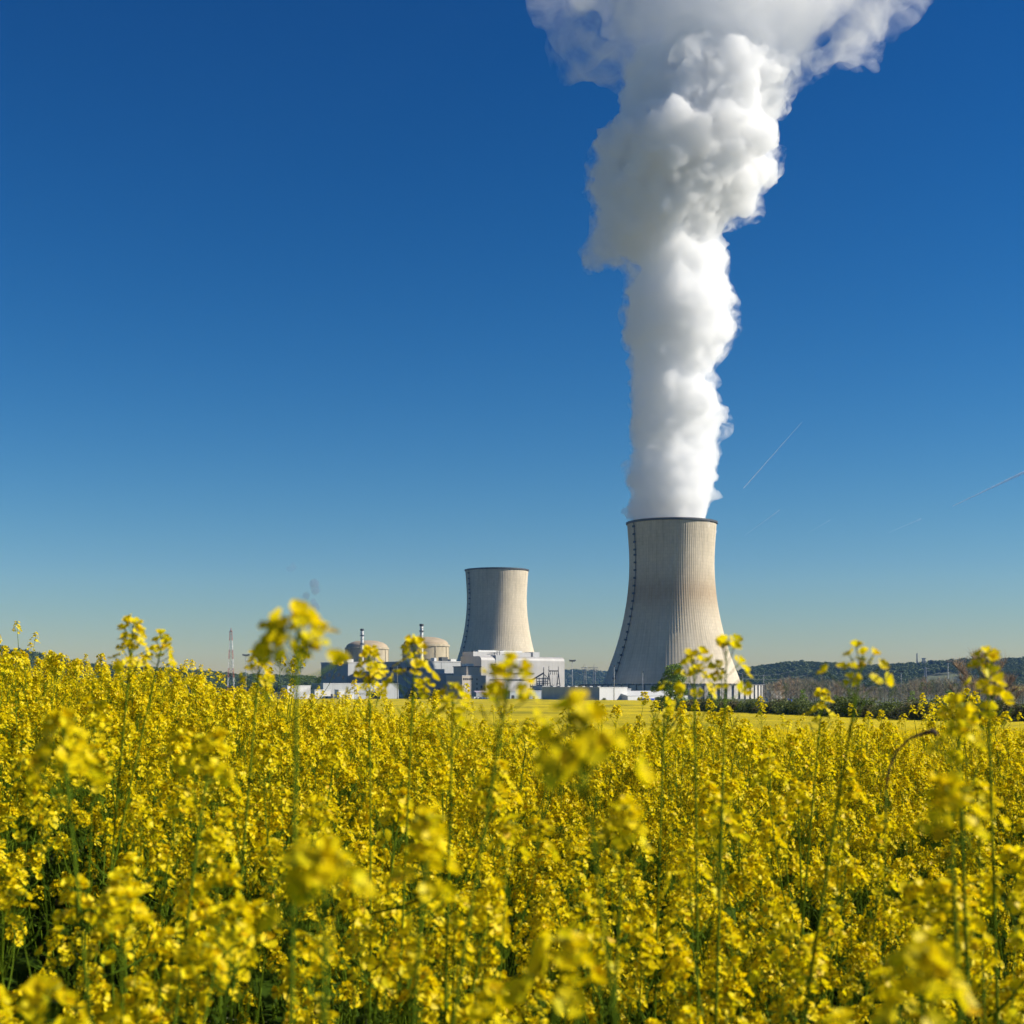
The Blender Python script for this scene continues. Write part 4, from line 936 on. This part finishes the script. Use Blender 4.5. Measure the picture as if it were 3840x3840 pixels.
# ------------------------------------------------------------------ hills with woods
M_hill = M_plain('hill_grass', (0.10, 0.115, 0.045), 0.95, 0.35, 0.012)
wrng = np.random.default_rng(77)
WT = []
for k in range(5):
    cl = [(wrng.normal(0, 2.2), wrng.normal(0, 2.2), 6 + 4.5 * wrng.random(), 2.6 + 1.2 * wrng.random()) for _ in range(7)]
    a = leaf_cloud(wrng, cl, 230, 2.1); me = bpy.data.meshes.new('woodland_tree'); me.from_pydata(a.v, [], a.f); me.materials.append(MT['wood']); me.update(); WT.append(me)
def hill(ridge, D0, D1, D2, n_tree, hname, wlabel, gap=None, tall=1.0):
    rp = np.array([r[0] for r in ridge], float); ry = np.array([r[1] for r in ridge], float)
    pxs = np.linspace(rp[0], rp[-1], 160); prof = np.interp(pxs, rp, ry); zc = EYE + (HY - prof) / FPX * D1
    zc = zc - 9 * tall
    K = 26; rows = []
    for k in range(K):
        u = k / (K - 1)
        if u < 0.75: q = u / 0.75; D = D0 + (D1 - D0) * q; zz = zc * (q * q * (3 - 2 * q)) * 1.0
        else: q = (u - 0.75) / 0.25; D = D1 + (D2 - D1) * q; zz = zc * (1 - q * q * (3 - 2 * q))
        X = (pxs - CX) / FPX * D1 + 0 * D
        und = 2.5 * np.sin(X * 0.013 + D * 0.004) * np.sin(math.pi * u)
        rows.append(np.stack([X, np.full_like(X, D), zz + und - 0.3], 1))
    G = np.array(rows); mb = MB(); nc = len(pxs); mb.v = [tuple(map(float, p)) for p in G.reshape(-1, 3)]
    mb.f = [(i * nc + j, i * nc + j + 1, (i + 1) * nc + j + 1, (i + 1) * nc + j) for i in range(K - 1) for j in range(nc - 1)]; mb.m = [0] * len(mb.f)
    tag(mb.build(hname, M_hill, None, True), kind='structure')
    a = wrng.random(n_tree) * (K - 1) * 0.82; bb = wrng.random(n_tree) * (nc - 1); i0 = a.astype(int); j0 = bb.astype(int); fa = (a - i0)[:, None]; fb = (bb - j0)[:, None]
    p = (G[i0, j0] * (1 - fa) * (1 - fb) + G[i0 + 1, j0] * fa * (1 - fb) + G[i0, j0 + 1] * (1 - fa) * fb + G[i0 + 1, j0 + 1] * fa * fb)
    if gap:
        qx = CX + p[:, 0] / p[:, 1] * FPX; qy = HY - (p[:, 2] - EYE) / p[:, 1] * FPX
        keep = ~((qx > gap[0]) & (qx < gap[2]) & (qy > gap[1] + (qx - gap[0]) * -0.05) & (qy < gap[3])); p = p[keep]
    n = len(p); rot = np.zeros((n, 3)); rot[:, 2] = wrng.random(n) * 6.28
    ob = gn_scatter('woods', p, rot, (0.75 + 0.5 * wrng.random(n)) * tall, wrng.integers(0, 5, n), WT, None); tag(ob, wlabel, 'woods', kind='stuff')
hill([(2640, 2545), (2770, 2521), (2840, 2508), (2890, 2496), (2970, 2489), (3060, 2495), (3085, 2505), (3170, 2506), (3300, 2497), (3345, 2489), (3390, 2496), (3440, 2494), (3490, 2484), (3560, 2480), (3620, 2476), (3700, 2482), (3760, 2480), (3840, 2474), (4100, 2468), (4400, 2480)], 2050, 3100, 4000, 6500, 'hillside', 'dark green wooded hill closing the view on the right', (3460, 2538, 3620, 2590))
hill([(1700, 2548), (1900, 2524), (2040, 2518), (2120, 2513), (2200, 2518), (2270, 2523), (2400, 2532), (2560, 2530), (2700, 2527), (2900, 2530), (3100, 2540)], 4600, 5600, 6400, 3500, 'far_hillside', 'hazy wooded ridge far behind the pylon between hall and tower', None, 1.2)
hill([(-500, 2395), (-200, 2412), (0, 2426), (100, 2444), (205, 2470), (330, 2498), (640, 2517), (900, 2530), (1150, 2541), (1400, 2552)], 1900, 2700, 3500, 4500, 'left_hillside', 'dark wooded rise glimpsed behind the crop at the left edge')
# trees that stand out on the right ridge
tr_ = None
for (px, py, s, lab) in ((3291, 2489, 0.7, 'round tree on the ridge left of the two hilltop masts'), (3437, 2486, 1.0, 'round dark tree under the hilltop mast on the ridge'), (3494, 2473, 1.35, 'largest round tree on the ridge, right of the hilltop masts'), (3570, 2467, 1.4, 'pointed tree on the ridge behind the tallest floodlight mast'), (3612, 2469, 1.2, 'dark narrow tree on the ridge right of the pointed one'), (3076, 2497, 0.9, 'lone tree in the dip of the ridge at left')):
    D = 3080
    if tr_ is None: o = tr_ = tree_proto(rng, 'ridge_tree', lab, 'tree', 14, 5, [(0, 0, 9, 5), (3.5, 0, 8, 4), (-3.5, 0, 8, 4), (0, 0, 13, 4), (1, 0, 5, 4)], 700, 1.6, 'dkleaf', None, True, 0.5)
    else: o = copy_tree(tr_)
    zt = PZ(py, D); o.location = (PX(px, D), D, zt - 17 * s); o.rotation_euler = (0, 0, px); o.scale = (s * (0.6 if 'narrow' in lab or 'pointed' in lab else 1), s, s); o['label'] = lab
D = 3060; c = Vector((PX(3439, D), D, PZ(2492, D))); t = thing('hilltop_mast', 'thin aerial mast on the ridge, left of two', 'mast', c)
m = MB(); lattice(m, c, 2.6, 1.2, -8, PZ(2450, D) - c.z, 7, 0.45); m.build('lattice', MT['galv'], t); m = MB(); m.tube([c + Vector((0, 0, PZ(2450, D) - c.z)), c + Vector((0, 0, PZ(2446, D) - c.z))], 0.3, 4); m.build('aerial', MT['galv'], t)
c = Vector((PX(3464, D), D, PZ(2494, D))); t = thing('hilltop_tower', 'squat lattice tower with platforms on the ridge, right of the thin mast', 'lattice tower', c)
m = MB(); lattice(m, c, 8, 4.5, -8, PZ(2468, D) - c.z, 5, 0.5); m.build('lattice', MT['galv'], t)
for z in (PZ(2480, D), PZ(2469, D)):
    m = MB(); m.box(c + Vector((0, 0, z - c.z)), (8, 8, 1.2)); m.build('platform', MT['galv'], t)
D = 2500; c = Vector((PX(3470, D), D, PZ(2554, D))); t = thing('pylon', 'slender lattice pylon on the slope of the wooded hill', 'pylon', c)
m = MB(); lattice(m, c, 5, 1.6, -6, PZ(2502, D) - c.z, 6, 0.4); m.build('lattice_leg', MT['galv'], t)
for f in (0.72, 0.9):
    m = MB(); z = (PZ(2502, D) - c.z) * f; m.tube([c + Vector((-7, 0, z)), c + Vector((7, 0, z))], 0.4, 4); m.build('cross_arm', MT['galv'], t)
# small far yellow field at the right edge
m = MB(); D0, D1 = 1750, 2060
q = [P(3740, 0, D0), P(4200, 0, D0), P(4200, 0, D1), P(3800, 0, D1)]; zs = (PZ(2590, D0), PZ(2590, D0), PZ(2573, D1), PZ(2575, D1))
m.add([(a.x, a.y, z) for a, z in zip(q, zs)] + [(a.x, a.y, z - 12) for a, z in zip(q, zs)], [(0, 1, 2, 3), (7, 6, 5, 4), (0, 4, 5, 1), (1, 5, 6, 2), (2, 6, 7, 3), (3, 7, 4, 0)])
tag(m.build('far_field', bpy.data.materials['rapeseed_bloom_far']), kind='structure')

# ------------------------------------------------------------------ steam
def vol_mat(name, dens, aniso=0.0, col=(1, 1, 1)):
    m = bpy.data.materials.new(name); m.use_nodes = True; nt = m.node_tree; nt.nodes.clear()
    out = nt.nodes.new('ShaderNodeOutputMaterial'); v = nt.nodes.new('ShaderNodeVolumePrincipled')
    v.inputs['Color'].default_value = (*col, 1); v.inputs['Density'].default_value = dens; v.inputs['Anisotropy'].default_value = aniso
    nt.links.new(v.outputs[0], out.inputs['Volume']); return m, nt, v
DT = 1423.0; KM = DT / FPX
ROWS = [(1990, 2362, 2684), (1940, 2356, 2696), (1870, 2354, 2698), (1780, 2360, 2704), (1724, 2378, 2694), (1640, 2378, 2672), (1583, 2372, 2720), (1500, 2368, 2704), (1435, 2368, 2648), (1395, 2368, 2622), (1327, 2368, 2722), (1270, 2352, 2742), (1220, 2345, 2742), (1156, 2345, 2748), (1060, 2352, 2722), (985, 2372, 2722), (940, 2345, 2704), (900, 2290, 2696), (850, 2252, 2690), (776, 2248, 2790), (700, 2232, 2850), (620, 2225, 2925), (570, 2222, 2915), (500, 2268, 2872), (450, 2326, 2908), (350, 2334, 2965), (295, 2338, 2985)]
TOP = [(300, 2340, 3000), (240, 2200, 3130), (180, 2090, 3260), (110, 2050, 3380), (50, 2010, 3450), (-40, 1960, 3470), (-130, 1900, 3560), (-220, 1900, 3700)]
def puffs(rows, step, seed, small=(0.15, 0.36), edge_n=12, core=0.74, flat=1.0, grow=0):
    r_ = np.random.default_rng(seed); ys = np.array([r[0] for r in rows][::-1], float); ls = np.array([r[1] for r in rows][::-1], float); rs = np.array([r[2] for r in rows][::-1], float)
    out = []; y = ys[-1]
    while y > ys[0]:
        l, r = np.interp(y, ys, ls) - grow, np.interp(y, ys, rs) + grow; cx, hw = (l + r) / 2, (r - l) / 2; dm = hw * flat
        out.append((cx + r_.normal(0, .05) * hw, y, 0.0, hw * core * min(1, flat * 1.3)))
        for k in range(edge_n):
            a = 2 * math.pi * (k + r_.random()) / edge_n; rp = min(62, hw * (small[0] + (small[1] - small[0]) * r_.random() ** 1.5)); g = 1.0 + 0.05 * r_.normal()
            out.append((cx + math.cos(a) * (hw - rp) * g, y + r_.normal(0, step * .5), math.sin(a) * (dm - rp * 0.8) * g, rp))
        y -= step
    return out
def cloud_mesh(pf, voxel, disp, name, keep=1500):
    import bmesh
    bm = bmesh.new()
    for (px, py, dz, rp) in pf:
        c = P(px, py, DT); mat = Matrix.Translation((c.x, c.y + dz * KM, c.z)) @ Matrix.Diagonal((rp * KM,) * 3 + (1,))
        bmesh.ops.create_icosphere(bm, subdivisions=3, radius=1.0, matrix=mat)
    me = bpy.data.meshes.new(name); bm.to_mesh(me); bm.free()
    ob = bpy.data.objects.new(name, me); COL.objects.link(ob)
    md = ob.modifiers.new('union', 'REMESH'); md.mode = 'VOXEL'; md.voxel_size = voxel
    for i, (kind, size, st, mid) in enumerate(disp):
        if kind == 'R':       # fuse again
            md = ob.modifiers.new('fuse', 'REMESH'); md.mode = 'VOXEL'; md.voxel_size = size; continue
        if kind == 'V':       # cauliflower bulges
            tx = bpy.data.textures.new('%s_billow_%d' % (name, i), 'VORONOI'); tx.noise_scale = size; tx.distance_metric = 'DISTANCE'
        else:
            tx = bpy.data.textures.new('%s_drift_%d' % (name, i), 'CLOUDS'); tx.noise_scale = size; tx.noise_depth = 2
        dd = ob.modifiers.new('billow', 'DISPLACE'); dd.texture = tx; dd.strength = st; dd.mid_level = mid; dd.texture_coords = 'GLOBAL'
        if kind == 'S': dd.direction = 'RGB_TO_XYZ'; tx.cloud_type = 'COLOR'
    dg = bpy.context.evaluated_depsgraph_get(); ev = ob.evaluated_get(dg); nm = bpy.data.meshes.new_from_object(ev)
    ob.modifiers.clear()
    bm = bmesh.new(); bm.from_mesh(nm); bm.verts.ensure_lookup_table(); seen = [False] * len(bm.verts); kill = []; comps = []
    for v0 in bm.verts:        # drop stray crumbs
        if seen[v0.index]: continue
        st = [v0]; seen[v0.index] = True; comp = [v0]
        while st:
            q = st.pop()
            for e in q.link_edges:
                w_ = e.other_vert(q)
                if not seen[w_.index]: seen[w_.index] = True; st.append(w_); comp.append(w_)
        comps.append(comp)
    mx_ = max(len(c_) for c_ in comps)
    for c_ in comps:
        if len(c_) < min(keep, mx_): kill.extend(c_)
    bmesh.ops.delete(bm, geom=kill, context='VERTS'); bm.to_mesh(nm); bm.free()
    ob.data = nm; nm.name = name
    return ob
lobe = [(2262, 925, 0, 70), (2212, 925, 10, 42), (2330, 890, -20, 85), (2225, 962, 0, 34), (2188, 938, 0, 28), (2285, 985, 0, 30), (2248, 998, 10, 25), (2205, 985, -12, 20), (2290, 850, 10, 60), (2255, 700, 0, 60), (2262, 620, 10, 55), (2735, 1230, -10, 40), (2690, 1560, 0, 30), (2680, 1715, 0, 28), (2420, 690, -190, 75), (2480, 650, -210, 50), (2530, 660, -200, 36), (2810, 790, 0, 45), (2870, 600, 20, 50)]
sp = thing('steam_plume', 'tall billowing white steam plume rising from the larger cooling tower', 'steam plume', (PX(2519, DT), DT, 178))
col_ = cloud_mesh(puffs(ROWS, 34, 3, grow=8) + lobe, 2.2, [('S', 60, 24, .5), ('V', 26, -10, .35), ('R', 2.2, 0, 0), ('V', 13, -6, .35), ('R', 1.7, 0, 0), ('C', 9, 5, .5), ('R', 1.5, 0, 0), ('V', 5, -2.6, .35), ('C', 3.5, 1.5, .5)], 'steam_column')
mv, nt, v = vol_mat('dense_steam', 0.085, 0.0, (0.970, 0.971, 0.973)); col_.data.materials.clear(); col_.data.materials.append(mv)
col_.parent = sp; col_.matrix_parent_inverse = Matrix.Translation(sp.location).inverted()
crown = cloud_mesh(puffs([(360, 2360, 2930), (280, 2340, 2960), (200, 2330, 2990), (110, 2300, 3060), (20, 2260, 3150), (-90, 2260, 3260)], 36, 29, (0.18, 0.36), 12, 0.7, 0.8), 3.0, [('S', 50, 34, .5), ('V', 20, -9, .35), ('R', 2.6, 0, 0), ('C', 12, 8, .5), ('R', 2.4, 0, 0)], 'steam_crown', 400)
mk, nt, v = vol_mat('crown_steam', 0.014, 0.0, (0.985, 0.985, 0.985)); crown.data.materials.clear(); crown.data.materials.append(mk); crown.parent = sp; crown.matrix_parent_inverse = Matrix.Translation(sp.location).inverted()
veil = cloud_mesh(puffs(ROWS[3:], 40, 17, (0.2, 0.42), 10, 0.7, 1.0, 16) + [(a - 8, b, c_, r * 1.15) for a, b, c_, r in lobe], 4.0, [('S', 40, 34, .5), ('R', 3.5, 0, 0), ('C', 16, 12, .5), ('R', 3.0, 0, 0)], 'steam_veil')
mq, nt, v = vol_mat('veil_steam', 0.02, 0.0, (0.994, 0.994, 0.994))
tc = nt.nodes.new('ShaderNodeTexCoord'); n1 = nt.nodes.new('ShaderNodeTexNoise'); n1.inputs['Scale'].default_value = 0.06; n1.inputs['Detail'].default_value = 5; n1.inputs['Roughness'].default_value = 0.6; n1.inputs['Distortion'].default_value = 0.8
nt.links.new(tc.outputs['Object'], n1.inputs[0]); mr = nt.nodes.new('ShaderNodeMapRange'); mr.inputs['From Min'].default_value = 0.47; mr.inputs['From Max'].default_value = 0.66; mr.inputs['To Max'].default_value = 0.06
nt.links.new(n1.outputs[0], mr.inputs[0]); nt.links.new(mr.outputs[0], v.inputs['Density'])
veil.data.materials.clear(); veil.data.materials.append(mq); veil.parent = sp; veil.matrix_parent_inverse = Matrix.Translation(sp.location).inverted()
top_ = cloud_mesh(puffs(TOP, 38, 8, (0.14, 0.28), 16, 0.5, 0.38), 5.0, [('S', 70, 50, .5), ('C', 50, 30, .5), ('R', 4.0, 0, 0), ('C', 18, 16, .5), ('R', 3.5, 0, 0), ('C', 8, 6, .5), ('R', 3.0, 0, 0)], 'steam_wisps', 150)
mw, nt, v = vol_mat('thin_steam', 0.03, 0.0, (0.985, 0.985, 0.985))
tc = nt.nodes.new('ShaderNodeTexCoord'); n1 = nt.nodes.new('ShaderNodeTexNoise'); n1.inputs['Scale'].default_value = 0.018; n1.inputs['Detail'].default_value = 8; n1.inputs['Roughness'].default_value = 0.62; n1.inputs['Distortion'].default_value = 0.6
nt.links.new(tc.outputs['Object'], n1.inputs[0]); mr = nt.nodes.new('ShaderNodeMapRange'); mr.inputs['From Min'].default_value = 0.455; mr.inputs['From Max'].default_value = 0.68; mr.inputs['To Min'].default_value = 0.0; mr.inputs['To Max'].default_value = 0.042
nt.links.new(n1.outputs[0], mr.inputs[0]); nt.links.new(mr.outputs[0], v.inputs['Density'])
top_.data.materials.clear(); top_.data.materials.append(mw); top_.parent = sp; top_.matrix_parent_inverse = Matrix.Translation(sp.location).inverted()

# faint smoke smudges above the crop
def smudge(px, py, D, rx, rz, dens, label):
    c = P(px, py, D); m = MB(); r_ = random.Random(px)
    for k in range(6):
        o = (c.x + r_.uniform(-.5, .5) * rx, D + r_.uniform(-.3, .3) * rx, c.z + (k / 5 - .5) * 1.5 * rz); q = rx * r_.uniform(.3, .55)
        m.lathe((o[0], o[1], o[2]), [(0.001, -q)] + [(q * math.cos(e), q * math.sin(e)) for e in np.linspace(-1.3, 1.3, 7)] + [(0.001, q)], 14)
    ob = m.build('smoke_wisp', vol_mat('faint_smoke', dens, 0, (0.35, 0.4, 0.5))[0]); tag(ob, label, 'smoke')
smudge(1160, 2245, 1900, 16, 26, 0.05, 'faint dark smoke wisp hanging above the big blurred ring of blooms')

smudge(1092, 2128, 1900, 9, 4, 0.025, 'smaller fainter scrap of smoke higher up and left of the smoke wisp')
# contrails far away in the sky
def contrail(px0, py0, px1, py1, w0, w1, dens, label):
    D = 30000.0; a, e = P(px0, py0, D), P(px1, py1, D); m = MB(); us = np.linspace(0, 1, 24); r_ = random.Random(px0)
    m.tube([a.lerp(e, u) + Vector((0, 0, r_.uniform(-1, 1) * 2)) for u in us], [(w0 + (w1 - w0) * u) * (0.9 + 0.2 * r_.random()) for u in us], 8)
    tag(m.build('contrail', vol_mat('contrail_ice', dens)[0], None, True), label, 'contrail', 'contrails in the right part of the sky')
contrail(2788, 1831, 3007, 1583, 13, 5, 0.03, 'longest thin steep contrail right of the steam column')
contrail(2923, 1913, 2794, 2007, 12, 4, 0.014, 'short contrail below the long steep one')
contrail(3860, 1762, 3573, 1898, 34, 12, 0.014, 'broad white contrail reaching in from the right edge')
contrail(3113, 1950, 3036, 1996, 9, 4, 0.010, 'faintest short contrail in the middle of the right sky')
contrail(3455, 1945, 3331, 1998, 20, 8, 0.003, 'wide washed-out contrail left of the broad one')

# haze : one box of air round everything
m = MB(); m.box((0, 0, 424), (18700, 18700, 852)); hz = m.build('haze', vol_mat('air', 0.00004, 0.0, (0.17, 0.40, 0.95))[0]); tag(hz, kind='stuff')

# ------------------------------------------------------------------ light, sky, camera
SUN_AZ, SUN_EL = R(92), R(31)
w = bpy.data.worlds.new('World'); scene.world = w; w.use_nodes = True; nt = w.node_tree; bg = nt.nodes['Background']
sk = nt.nodes.new('ShaderNodeTexSky'); sk.sky_type = 'NISHITA'; sk.sun_disc = False; sk.sun_elevation = SUN_EL; sk.sun_rotation = SUN_AZ
sk.altitude = 100; sk.air_density = 1.1; sk.dust_density = 0.10; sk.ozone_density = 3.2
hs = nt.nodes.new('ShaderNodeHueSaturation'); hs.inputs['Saturation'].default_value = 1.46; hs.inputs['Value'].default_value = 0.64; hs.inputs['Hue'].default_value = 0.498
nt.links.new(sk.outputs[0], hs.inputs['Color']); gm = nt.nodes.new('ShaderNodeGamma'); gm.inputs[1].default_value = 1.38; nt.links.new(hs.outputs[0], gm.inputs[0]); nt.links.new(gm.outputs[0], bg.inputs[0]); bg.inputs[1].default_value = 0.05
sd = Vector((math.sin(SUN_AZ) * math.cos(SUN_EL), math.cos(SUN_AZ) * math.cos(SUN_EL), math.sin(SUN_EL)))
l = bpy.data.lights.new('sun', 'SUN'); l.energy = 5.0; l.angle = R(0.53); l.color = (1.0, 0.93, 0.80)
lo = bpy.data.objects.new('sun', l); COL.objects.link(lo); lo.rotation_euler = sd.to_track_quat('Z', 'Y').to_euler(); lo.location = (60, -20, 80)

cam = bpy.data.cameras.new('camera'); co = bpy.data.objects.new('camera', cam); COL.objects.link(co); scene.camera = co
co.location = (0, 0, EYE); co.rotation_euler = (math.pi / 2, 0, 0)
cam.sensor_width = 36; cam.lens = FPX / 3840 * 36; cam.shift_y = (HY - 1920) / 3840; cam.clip_start = 0.05; cam.clip_end = 120000
cam.dof.use_dof = True; cam.dof.focus_distance = 16; cam.dof.aperture_fstop = 8.5; cam.dof.aperture_blades = 7

scene.view_settings.view_transform = 'Standard'; scene.view_settings.look = 'None'; scene.view_settings.exposure = 0.64; scene.view_settings.gamma = 1.0
scene.render.engine = 'CYCLES'; cy = scene.cycles
cy.max_bounces = 40; cy.diffuse_bounces = 4; cy.glossy_bounces = 2; cy.transmission_bounces = 5; cy.transparent_max_bounces = 8; cy.volume_bounces = 32
cy.volume_step_rate = 0.08; cy.volume_max_steps = 400
cy.use_denoising = True; cy.use_adaptive_sampling = True; cy.adaptive_threshold = 0.02
cy.caustics_reflective = False; cy.caustics_refractive = False
